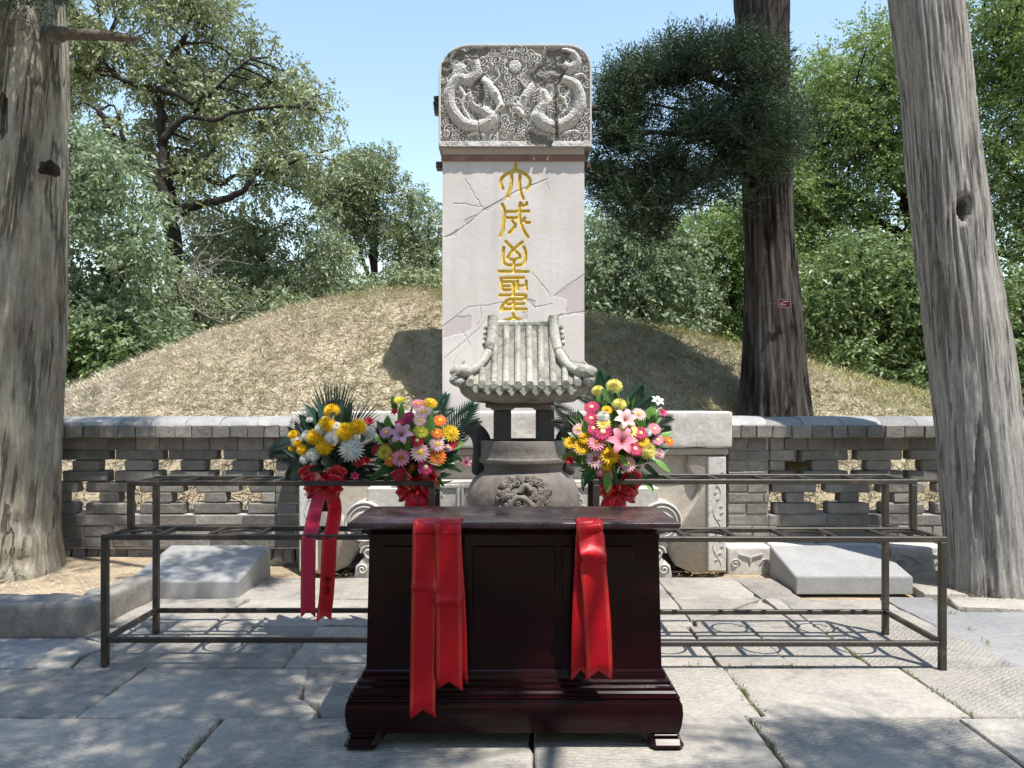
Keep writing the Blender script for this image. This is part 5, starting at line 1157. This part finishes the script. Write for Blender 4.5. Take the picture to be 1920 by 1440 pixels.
shrub('round_tree', 'small round tree standing just left of the tablet', 'tree', [(722,455),(735,410),(768,366),(800,392),(835,385),(850,560),(745,550),(735,500)], 25.5, 34, 1.2, .5, .8, sm, 'lf_mid', 64, (790, [(795,560),(785,500),(770,420)]), tr=.14)
shrub('low_shrub', 'low grey green shrub on the mound crest left of the tablet', 'shrub', [(680,520),(760,505),(835,515),(835,575),(690,580)], 22, 20, .8, .4, .6, sm, 'lf_grey', 65, (760, [(760,580),(755,540)]), tr=.06)
shrub('leafy_shrub', 'olive shrub low behind the left slope of the mound', 'shrub', [(240,560),(340,540),(470,560),(560,560),(520,640),(330,700),(220,730)], 17.5, 50, 1., .42, .65, sm, 'lf_mid', 66, (390, [(380,640),(370,580)]), tr=.08)
shrub('leafy_shrub', 'shaded shrub low behind the left trunk edge', 'shrub', [(60,640),(200,610),(300,640),(270,720),(120,770),(50,790)], 13.8, 34, .8, .36, .55, sm, 'lf_under', 67, (170, [(170,720),(160,660)]), tr=.06)
shrub('leafy_shrub', 'silvery green shrub right of the tablet, under the conifer branch', 'shrub', [(1080,430),(1112,400),(1150,430),(1200,415),(1240,480),(1300,450),(1310,630),(1200,640),(1080,610)], 17, 60, 1.2, .42, .66, big, 'lf_light', 68, (1180, [(1180,620),(1170,540),(1160,470)]), tr=.09)
shrub('locust_tree', 'bright green feathery tree partly hidden behind the conifer trunk', 'tree', [(1250,440),(1330,405),(1400,390),(1480,330),(1510,420),(1505,600),(1420,690),(1300,640),(1260,540)], 18.5, 64, 1.2, .45, .7, pin, 'lf_green', 69, (1370, [(1370,640),(1375,540),(1380,460)]), tr=.14)
d = 19.5
limbs = [(WP([(1725,760),(1722,640),(1718,520),(1712,430),(1695,370),(1668,335)], d), .24, .10), (WP([(1708,500),(1690,440),(1650,418),(1612,375),(1590,355)], d-.5), .13, .06), (WP([(1700,445),(1700,395),(1690,365)], d-.5), .07, .03), (WP([(1712,430),(1735,330),(1700,220),(1690,120)], d+.3), .12, .05), (WP([(1668,335),(1620,250),(1600,180)], d), .08, .03), (WP([(1612,375),(1560,350),(1520,300)], d), .06, .02)]
C, rd = sample([(1478,180),(1530,130),(1590,95),(1640,60),(1690,40),(1760,60),(1790,250),(1780,480),(1660,520),(1560,500),(1490,470)], d, 130, 1.6, .5, .8, 70)
keep = [i for i, c in enumerate(C) if not (1625 < 960+c[0]/c[1]*F < 1740 and 330 < HY-(c[2]-CH)/c[1]*F < 470 and c[1] < d+.4)]; C, rd = C[keep], rd[keep]
tree('locust_tree', 'tall feathery green tree with dark limbs between conifer and leaning trunk', 'tree', limbs[0][0][0], limbs, C, rd, pin, 'lf_green', 'bark_dark', 210, BGR, .035)
d = 17.
limbs = [(WP([(1985,760),(1975,560),(1960,400),(1950,200),(1940,40)], d), .26, .1), (WP([(1970,520),(1930,490),(1880,478),(1850,470)], d-.4), .09, .04), (WP([(1960,400),(1900,330),(1860,290)], d), .09, .03), (WP([(1950,220),(1890,130),(1850,60)], d), .08, .03)]
C, rd = sample([(1790,40),(1830,-10),(1900,-60),(2080,-60),(2090,480),(1990,640),(1880,560),(1860,400),(1810,250)], d, 90, 1.6, .48, .76, 71)
tree('locust_tree', 'feathery green tree at the right edge behind the leaning trunk', 'tree', limbs[0][0][0], limbs, C, rd, pin, 'lf_green', 'bark_dark', 213, BGR, .035)
shrub('undergrowth_shrub', 'dark layered shrub between the conifer and the leaning trunk', 'shrub', [(1490,600),(1525,480),(1570,560),(1620,420),(1670,560),(1740,430),(1800,560),(1800,700),(1760,745),(1640,735),(1520,710)], 15.5, 78, 1.3, .40, .62, dict(pin, nl=8, ll=.12, lw=.028), 'lf_under', 72, (1650, [(1650,690),(1645,600),(1640,540)]), tr=.08)
shrub('undergrowth_shrub', 'green shrub low at the right edge behind the leaning trunk', 'shrub', [(1860,560),(1930,540),(2040,560),(2040,740),(1880,745)], 15, 40, 1., .40, .6, dict(pin, nl=8, ll=.12, lw=.028), 'lf_under', 73, (1950, [(1950,690),(1945,620)]), tr=.08)
# --- far wood closing the view
g = np.random.default_rng(8); Cx = []; 
for k in range(130):
    px = g.uniform(-80, 2000); yb = g.uniform(600, 740) if px < 960 else g.uniform(540, 740); dd = g.uniform(27, 33)
    if 670 < px < 850 and yb < 690: continue
    Cx.append(np.array(W(px, yb, dd)))
Cx = np.array(Cx); fw = quads('far_wood', foliage(Cx, np.full(len(Cx), 1.15), 70, .45, .24, .06, 6, .4, 91), M['lf_mid']); tag(fw, 'dim mass of far off foliage behind the nearer trees', 'wood', kind='stuff')

# --- dead brushwood
def deadwood(label, limbs_px, d, seed, n):
    e = thing('dead_branch', label, 'branch', W(*limbs_px[0][0], d)); mb = MB(); r = random.Random(seed); nodes = bark_limbs(mb, [(WP(l, d), .06 if i == 0 else .04, .015) for i, l in enumerate(limbs_px)], seed, 6)
    main = mb.build('limb', M['bark_dead'], e, 180); t = MB()
    for k in range(n):
        b = r.choice(nodes); a = Vector((r.uniform(-.4, 1), r.uniform(-.5, .5), r.uniform(-.5, .6)))*r.uniform(.5, 1.5); t.tube(catmull([b, b+a*.5+Vector((0, 0, r.uniform(-.1, .1))), b+a], 3), [.010, .009, .008, .007, .006, .005, .003], 4, False)
    t.build('twigs', M['bark_dead'], e, 180)
deadwood('pale bare fallen branch caught in the shrubs above the left slope', [[(285,500),(312,512),(330,525),(345,560),(400,600),(440,605)], [(330,525),(360,500),(380,470)], [(310,395),(330,400),(350,430),(365,460)], [(312,512),(318,540),(330,560)]], 16.0, 6, 90)

# ------------------------------------------------------------------ near trunks
def trunk_mesh(levels, dc, nth=128, nz=190, groove=.05, freq=9, twist=.0, zlow=-.1, seed=0, fine=.012, dents=(), low=.05, fl=1.6):
    ys = np.array([l[0] for l in levels], float); cl = np.array([(l[1]+l[2])/2 for l in levels]); hw = np.array([(l[2]-l[1])/2 for l in levels])
    zl = CH+(HY-ys)/F*dc; o = np.argsort(zl); zl, cl, hw = zl[o], cl[o], hw[o]
    z = np.linspace(max(zlow, zl[0]), zl[-1], nz); cx = (np.interp(z, zl, cl)-960)/F*dc; r = np.interp(z, zl, hw)/F*dc
    for a in (cx, r):
        k = np.ones(9)/9; p = np.pad(a, 4, 'edge'); a[:] = np.convolve(p, k, 'valid')
    th = np.linspace(0, 2*np.pi, nth, endpoint=False); T, Zm = np.meshgrid(th, z, indexing='xy'); cxm = np.repeat(cx[:, None], nth, 1); rm = np.repeat(r[:, None], nth, 1)
    Tt = T+twist*Zm; A = np.stack([np.cos(Tt)*freq*.5, np.sin(Tt)*freq*.5, Zm*.45], -1).reshape(-1, 3)
    g1 = fbm(A, 3, seed); gr = -np.clip(.28-np.abs(g1), 0, 1)/.28
    A2 = np.stack([np.cos(Tt)*freq*1.6, np.sin(Tt)*freq*1.6, Zm*1.1], -1).reshape(-1, 3); g2 = -np.clip(.25-np.abs(fbm(A2, 3, seed+3)), 0, 1)/.25
    A3 = np.stack([np.cos(T)*1.3, np.sin(T)*1.3, Zm*fl], -1).reshape(-1, 3); g3 = fbm(A3, 3, seed+7)
    fac = 1+(gr*groove+g2*fine+g3*low).reshape(T.shape); RR = rm*fac
    X = cxm+np.cos(T)*RR; Y = dc+np.sin(T)*RR; V = np.stack([X, Y, Zm], -1)
    for (px, py, rx, rz_, dep) in dents:
        pw = W(px, py, dc-r.mean()); w = np.clip(1-((X-pw.x)/rx)**2-((Zm-pw.z)/rz_)**2, 0, 1)*(Y < dc); V[..., 1] += dep*np.sqrt(w) if dep > 0 else dep*w
    V = V.reshape(-1, 3); idx = np.arange(nz*nth).reshape(nz, nth); nx_ = np.roll(idx, -1, 1)
    q = np.stack([idx[:-1], nx_[:-1], nx_[1:], idx[1:]], -1).reshape(-1, 4)
    return new_mesh('trunk', V, q.ravel(), np.arange(len(q))*4, 180), (cx, r, z)
def juniper(C, rad, ns, seed, fine=False):
    if fine: return foliage(C, rad, int(ns), .20, .062, .0065, 11, -.45, seed, flat=.6, fill=.5, up=.2)
    return foliage(C, rad, int(ns), .22, .10, .016, 7, -.15, seed, flat=.75, fill=.5, up=.2)
def shade_pts(pts, h0, h1, seed):
    g = random.Random(seed); o = []
    for (gx, gy) in pts: h = g.uniform(h0, h1); o.append((gx+SUN.x/SUN.z*h, gy+SUN.y/SUN.z*h, h))
    return np.array(o)
# left trunk
e = thing('cypress_tree', 'huge weathered cypress trunk cut by the left edge, with a broken branch stub', 'tree', (-4.2, 6.95, 0), 'old cypresses around the altar')
lv = [(-1000, -22, 76), (-300, -36, 100), (0, -30, 112), (100, -34, 119), (300, -40, 119), (600, -46, 116), (800, -50, 108), (950, -58, 104), (1040, -72, 106), (1100, -95, 116)]
me, info = trunk_mesh(lv, 6.95, groove=.05, freq=7, twist=.28, seed=4, dents=[(8, 215, .03, .20, .14), (70, 610, .03, .3, .03), (40, 985, .12, .10, .05), (30, 1060, .15, .10, .05)], low=.03)
tk = link('trunk', me, M['bark_left'], e)
mb = MB(); P0 = [W(100, 66, 6.75), W(135, 64, 6.7), W(185, 67, 6.66), W(235, 70, 6.62), W(262, 72, 6.6)]; mb.tube([p+Vector((0, rnd.uniform(-.01, .01), rnd.uniform(-.008, .008))) for p in catmull(P0, 4)], [.085, .07, .06, .054, .05, .048, .046, .045, .043, .042, .04, .038, .036, .033, .028, .02, .008], 9)
mb.tube([W(190, 60, 6.62), W(225, 64, 6.60), W(250, 66, 6.6)], [.022, .018, .004], 5); mb.build('broken_branch', M['bark_stub'], e, 70)
mb = MB(); c = W(92, 315, 6.70)
for k in range(6): mb.tube([c+Vector((rnd.uniform(-.03, .03), .06, rnd.uniform(-.02, .03))), c+Vector((rnd.uniform(-.03, .06), -.05, rnd.uniform(-.04, .03))), c+Vector((rnd.uniform(-.03, .09), -.11, rnd.uniform(-.05, .03)))], [.045, .035, .012], 7)
mb.build('knot', M['bark_dark'], e, 70)
tops = np.array([W(30, -8, 6.4), W(75, -14, 6.3), W(250, -62, 6.2), (-3.3, 5.6, 5.3), W(310, -58, 6.3), W(340, -66, 6.2), (-3.6, 6.0, 6.0), (-3.1, 5.7, 5.9), (-3.45, 5.85, 5.35), (-3.25, 5.6, 5.9), (-3.0, 5.4, 5.8), (-2.9, 5.3, 6.4), (-3.3, 5.5, 6.9), (-2.75, 5.1, 6.6), (-3.35, 5.35, 6.6), (-3.75, 5.8, 7.3), (-3.0, 5.1, 7.4), (-2.4, 5.0, 6.6), (-4.6, 5.6, 6.6), (-4.6, 6.9, 7.2), (-3.5, 7.5, 7.4), (-4.9, 7.6, 6.6), (-3.9, 6.6, 8.0), W(690, -78, 5.4), W(660, -85, 5.5)]); rt = np.array([.16, .15, .16, .4, .14, .14, .35, .3, .2, .26, .22, .28, .3, .28, .35, .4, .35, .5, .5, .6, .6, .6, .6, .10, .12])  # includes out-of-view clumps added to throw dappled shade on the trunk
mb = MB(); nodes = bark_limbs(mb, [([(-4.35, 6.95, 7.2), (-3.6, 6.2, 7.0), (-2.8, 5.5, 6.9), (-1.6, 5.0, 6.6)], .12, .03), ([(-4.35, 6.95, 6.8), (-4.2, 6.2, 6.4), (-3.6, 5.9, 5.8), (-3.2, 6.0, 5.3)], .08, .02), ([(-4.35, 6.95, 7.2), (-4.3, 7.2, 8.2)], .2, .06)], 3); twigs(mb, nodes, tops, 5, .02, 5, 2, rt); mb.build('limbs', M['bark_left'], e, 180)
quads('crown', juniper(tops, rt, 80, 301, True), M['lf_jun'], e)
# right leaning trunk
e = thing('cypress_tree', 'grey leaning cypress trunk with a dark knot hole, right of the altar', 'tree', (4.15, 6.5, 0), 'old cypresses around the altar')
lv = [(-1100, 1560, 1650), (-400, 1628, 1742), (0, 1672, 1798), (200, 1695, 1823), (320, 1705, 1838), (385, 1712, 1850), (450, 1719, 1854), (600, 1737, 1882), (800, 1760, 1913), (1000, 1778, 1944), (1080, 1780, 1956), (1135, 1772, 1972)]
me, info = trunk_mesh(lv, 6.55, nth=160, groove=.06, freq=15, twist=-.05, seed=14, fine=.03, dents=[(1809, 387, .05, .09, .38), (1727, 395, .012, .05, .05), (1735, 370, .10, .12, -.04), (1800, 1000, .03, .75, .09), (1838, 900, .025, .5, .06)], low=.035, fl=1.2)
link('trunk', me, M['bark_right'], e)
tr_ = np.array([(3.6, 7.8, 8.6), (4.4, 7.2, 9.2), (3.2, 8.2, 9.4), (3.9, 8.6, 8.2), (4.8, 7.6, 8.4), W(1190, -84, 5.6), W(1160, -82, 5.6)]); rr_ = np.array([.5, .6, .6, .5, .5, .12, .12])
mb = MB(); nodes = bark_limbs(mb, [([(2.95, 6.55, 8.2), (2.7, 6.6, 9.0)], .12, .04), ([(3.0, 6.5, 7.9), (2.2, 5.7, 7.0), (1.2, 5.6, 5.2)], .07, .012)], 6); twigs(mb, nodes, tr_, 9, .02, 5, 2, rr_); mb.build('limbs', M['bark_right'], e, 180)
quads('crown', juniper(tr_, rr_, 80, 302, True), M['lf_jun'], e)
# conifer behind the right wall
CD = 8.75; cb = W(1450, 778, CD); gz = float(mound_z([cb.x], [CD])[0])
e = thing('juniper_tree', 'dark barked juniper with a drooping foliage branch, behind the right wall', 'tree', (cb.x, CD, gz), 'old cypresses around the altar')
lv = [(-900, 1375, 1440), (-300, 1370, 1470), (0, 1377, 1479), (150, 1384, 1480), (300, 1392, 1484), (450, 1396, 1490), (560, 1397, 1500), (680, 1393, 1510), (740, 1388, 1516), (790, 1380, 1524), (860, 1360, 1545)]
me, info = trunk_mesh(lv, CD, nth=150, groove=.10, freq=8, twist=.10, seed=24, fine=.03, low=.04)
link('trunk', me, M['bark_conifer'], e)
Cs_, rs2 = [], []
for poly, n_, sd in (([(1112,245),(1145,160),(1215,112),(1290,84),(1380,92),(1440,90),(1455,200),(1400,180),(1300,150),(1220,185),(1160,250)], 62, 77), ([(1260,235),(1330,215),(1440,190),(1500,232),(1495,270),(1465,335),(1400,345),(1340,300)], 46, 78), ([(1108,265),(1170,255),(1260,295),(1340,335),(1385,385),(1300,385),(1250,425),(1195,442),(1150,400),(1112,340)], 50, 79), ([(1170,240),(1300,170),(1400,190),(1300,280),(1200,290)], 13, 80), ([(1205,300),(1300,320),(1330,420),(1215,470)], 8, 81)):
    c_, r_ = sample(poly, 8.6, n_, .6, .10, .22, sd); Cs_.append(c_); rs2.append(r_)
C, rd = np.concatenate(Cs_), np.concatenate(rs2)
for i in range(len(C)):                                             # the bough sweeps back towards the tablet
    pxi = 960+C[i][0]/C[i][1]*F; k = np.interp(pxi, [1108, 1250, 1450], [1.065, 1.02, .955]); C[i] = np.array((0, 0, CH))+(C[i]-np.array((0, 0, CH)))*k; rd[i] *= k
mb = MB()
nodes = bark_limbs(mb, [(WP([(1420,215),(1400,180),(1340,150),(1270,135),(1200,150)], 8.45), .07, .02), (WP([(1425,300),(1380,270),(1330,255),(1240,250),(1150,250)], 8.45), .06, .015), (WP([(1425,330),(1370,300),(1300,325),(1220,325),(1170,370)], 8.45), .05, .012), (WP([(1430,215),(1460,220),(1520,240)], 8.45), .04, .012), (WP([(1380,270),(1350,310),(1300,350),(1240,390)], 8.45), .035, .01), (WP([(1340,150),(1310,110),(1290,90)], 8.45), .03, .01), (WP([(1330,255),(1280,210),(1200,190)], 8.45), .03, .01)], 12)
twigs(mb, nodes, C, 13, .016, 5, 5, rd); mb.build('limbs', M['bark_conifer'], e, 180)
quads('crown', juniper(C, rd, 56, 303, True), M['lf_jun'], e)
# unseen tree behind the viewer, crown shaped to cast shade on the near paving
e = thing('cypress_tree', 'unseen cypress behind the viewer, crown shaped to shade the near paving', 'tree', (1.0, -3.2, 0), 'old cypresses around the altar')
gp = []; g = random.Random(21)
for gx in np.arange(-4.6, 1.6, .42):
    for gy in np.arange(1.0, 5.7, .42):
        x, y = gx+g.uniform(-.15, .15), gy+g.uniform(-.15, .15)
        if x > -.05 and y > 2.95: continue
        if x > -.35 and y > 4.2: continue
        if y > 5.0+.25*math.sin(x*4) and x > -2.6: continue
        if x < -3.0 and y > 4.9: continue
        pr_ = .95
        if -1.5 < x < -.35 and 3.85 < y < 4.7: pr_ = .45
        if g.random() < pr_: gp.append((x, y))
gp += [(1.35, 3.45), (1.65, 3.4), (1.9, 3.35), (2.5, 3.1), (2.9, 3.2), (1.5, 3.0), (2.0, 2.8), (2.6, 2.6), (3.1, 2.7), (3.4, 3.3), (-2.9, 6.5), (-2.45, 6.75), (-3.7, 5.35), (-3.2, 5.3), (-3.3, 5.0), (-4.0, 5.2), (-.15, 4.1), (-.5, 4.45)]
Cs = shade_pts(gp, 6.0, 8.4, 3); rs_ = np.array([g.uniform(.26, .42) for _ in Cs])
Cs = np.concatenate([Cs, np.array([(g.uniform(-2.5, 4), g.uniform(-5, -1), g.uniform(7, 11)) for _ in range(40)])]); rs_ = np.concatenate([rs_, np.full(40, .6)])
mb = MB(); tr0 = Vector((1.0, -3.2, 0))
limbs = [([tr0-Vector((0, 0, .1)), tr0+Vector((.1, .1, 3)), tr0+Vector((0, .3, 6)), tr0+Vector((.1, .4, 10))], .38, .12)]
for (x, y, z) in ((-2, 2.6, 7.4), (0, 3.2, 7.6), (2.2, 2.0, 7.6), (-2.4, .6, 7.8), (2.4, .4, 8), (-.6, 1.2, 8.2), (1.2, 3.3, 7.2)):
    limbs.append(([tr0+Vector((0, .2, 5.2+z*.1)), Vector((x*.5+.5, y*.4-1.6, z*.92)), Vector((x, y, z))], .12, .03))
nodes = bark_limbs(mb, limbs, 8); twigs(mb, nodes, Cs, 18, .02, 4, 1, rs_); mb.build('trunk', M['bark_conifer'], e, 180)
quads('crown', juniper(Cs, rs_, 84, 304), M['lf_jun'], e)

# unseen cypresses added behind the viewer to dim the light from that side
for k, (x, y, lab) in enumerate(((-6.5, -6.5, 'unseen light-dimming cypress added behind the viewer, left of the path'), (-2.4, -9.0, 'unseen light-dimming cypress added behind the viewer beside the path'), (5.2, -7.5, 'unseen light-dimming cypress added behind the viewer, right of the path'), )):
    g = np.random.default_rng(400+k); Cb = np.stack([x+g.normal(0, 1.5, 60), y+g.normal(0, 1.1, 60), g.uniform(.8, 7.0, 60)], -1); rb_ = g.uniform(.7, 1.1, 60)
    tree('cypress_tree', lab, 'tree', (x, y, 0), [([(x, y, -.1), (x+.1, y, 3), (x, y+.1, 7), (x+.1, y, 11)], .34, .08)], Cb, rb_, dict(ns=70, sl=.5, ll=.30, lw=.055, nl=6, droop=.1, fill=.5), 'lf_jun', 'bark_conifer', 410+k*3, 'old cypresses around the altar', .04, 1)

# ================================================================== small things
p = W(1470.5, 569, CD-.40); tg = MB().cbox(p.x-.066, p.x+.066, p.y-.004, p.y+.004, p.z-.046, p.z+.046, .002).build('tree_tag', plain('tagred', (.05, .008, .012), .4, .3))
tag(tg, 'small dark red name plate wired to the juniper trunk', 'plate')
fr = MB()
for (a, b, c_, d_) in ((-.066, .066, .041, .046), (-.066, .066, -.046, -.041), (-.066, -.061, -.041, .041), (.061, .066, -.041, .041)): fr.box(p.x+a, p.x+b, p.y-.0065, p.y-.0045, p.z+c_, p.z+d_)
fr.build('border', plain('tagline', (.22, .13, .14), .5, .4), tg)
tx = MB()
for (a, b, c_, d_) in ((-.018, .05, .018, .026), (.006, .012, .012, .032), (-.05, .0, -.006, -.002), (-.05, .02, -.016, -.012), (-.05, .01, -.028, -.024), (-.045, -.02, .006, .01)): tx.box(p.x+a, p.x+b, p.y-.0065, p.y-.0045, p.z+c_, p.z+d_)
tx.build('lettering', plain('tagtext', (.35, .25, .26), .5, .4), tg)
w = MB(); 
for s_ in (-1, 1): w.tube([(p.x+s_*.066, p.y-.002, p.z), (p.x+s_*.2, p.y+.02, p.z-.004), (GX(1450, CD)+s_*.30, p.y+.16, p.z-.006), (GX(1450, CD)+s_*.37, p.y+.4, p.z-.006)], .002, 4)
w.build('wire', M['iron'], tg)
# weeds in the joints and litter on the soil
def tufts(name, label, spots, n, seed, mat, lmin, lmax, spread):
    g = np.random.default_rng(seed); out = []
    for (x, y) in spots:
        m = n; a = g.uniform(0, 2*np.pi, m); t = g.uniform(.2, 1.3, m); L = g.uniform(lmin, lmax, m); d_ = np.stack([np.cos(a)*np.cos(t), np.sin(a)*np.cos(t), np.sin(t)], -1); s_ = np.stack([-np.sin(a), np.cos(a), 0*a], -1)
        b = np.stack([x+g.normal(0, spread, m), y+g.normal(0, spread, m), np.full(m, -.012)], -1); w_ = .003
        out.append(np.stack([b-s_*w_, b+d_*L[:, None]*.5-s_*w_, b+d_*L[:, None], b+d_*L[:, None]*.5+s_*w_], 1))
    tag(quads(name, np.concatenate(out), mat), label, 'weeds', kind='stuff')
sp = []
for (xa, ya, xb, yb, k) in ((1.25, 3.86, 1.25, 4.55, 26), (2.29, 3.86, 2.29, 4.56, 22), (1.23, 4.58, 2.3, 4.58, 18), (1.665, 4.6, 1.665, 5.3, 8), (2.12, 4.6, 2.12, 5.3, 10), (1.175, 3.2, 1.175, 3.84, 14), (3.0, 4.6, 3.42, 6.3, 12), (-2.17, 3.9, -2.17, 4.6, 6), (-1.44, 3.2, -1.44, 3.8, 8), (-1.36, 4.6, -1.36, 5.4, 6), (1.0, 4.59, 1.1, 4.6, 8), (1.3, 5.4, 2.1, 5.45, 8)):
    for _ in range(k): t = rnd.random(); sp.append((xa+(xb-xa)*t+rnd.gauss(0, .006), ya+(yb-ya)*t+rnd.gauss(0, .006)))
tufts('weeds', 'small green weeds growing in the paving joints', sp, 5, 4, leafmat('weed', (.10, .13, .03), (.19, .22, .06), (.35, .33, .15)), .012, .05, .010)
g = np.random.default_rng(5)
def soil_z(x, y): return np.where(x < -2.9, .055, np.where(x > 3.4, .0, -.008))
def keep_soil(x, y, g): return ((x < -2.98) & (y > 5.55)) | ((np.abs(x) < 3.4) & (y > 6.98) & (np.abs(x) > 1.45)) | ((x > 3.4) & (y > 6.1))
LP = blades(5200, (-5, 5), (5.5, 7.4), 6, soil_z, .03, .12, .006, tilt=(-.05, .25), keep=keep_soil)
tag(quads('litter', LP, M['grass']), 'dry straw litter scattered on the bare soil below the walls', 'litter', kind='stuff')
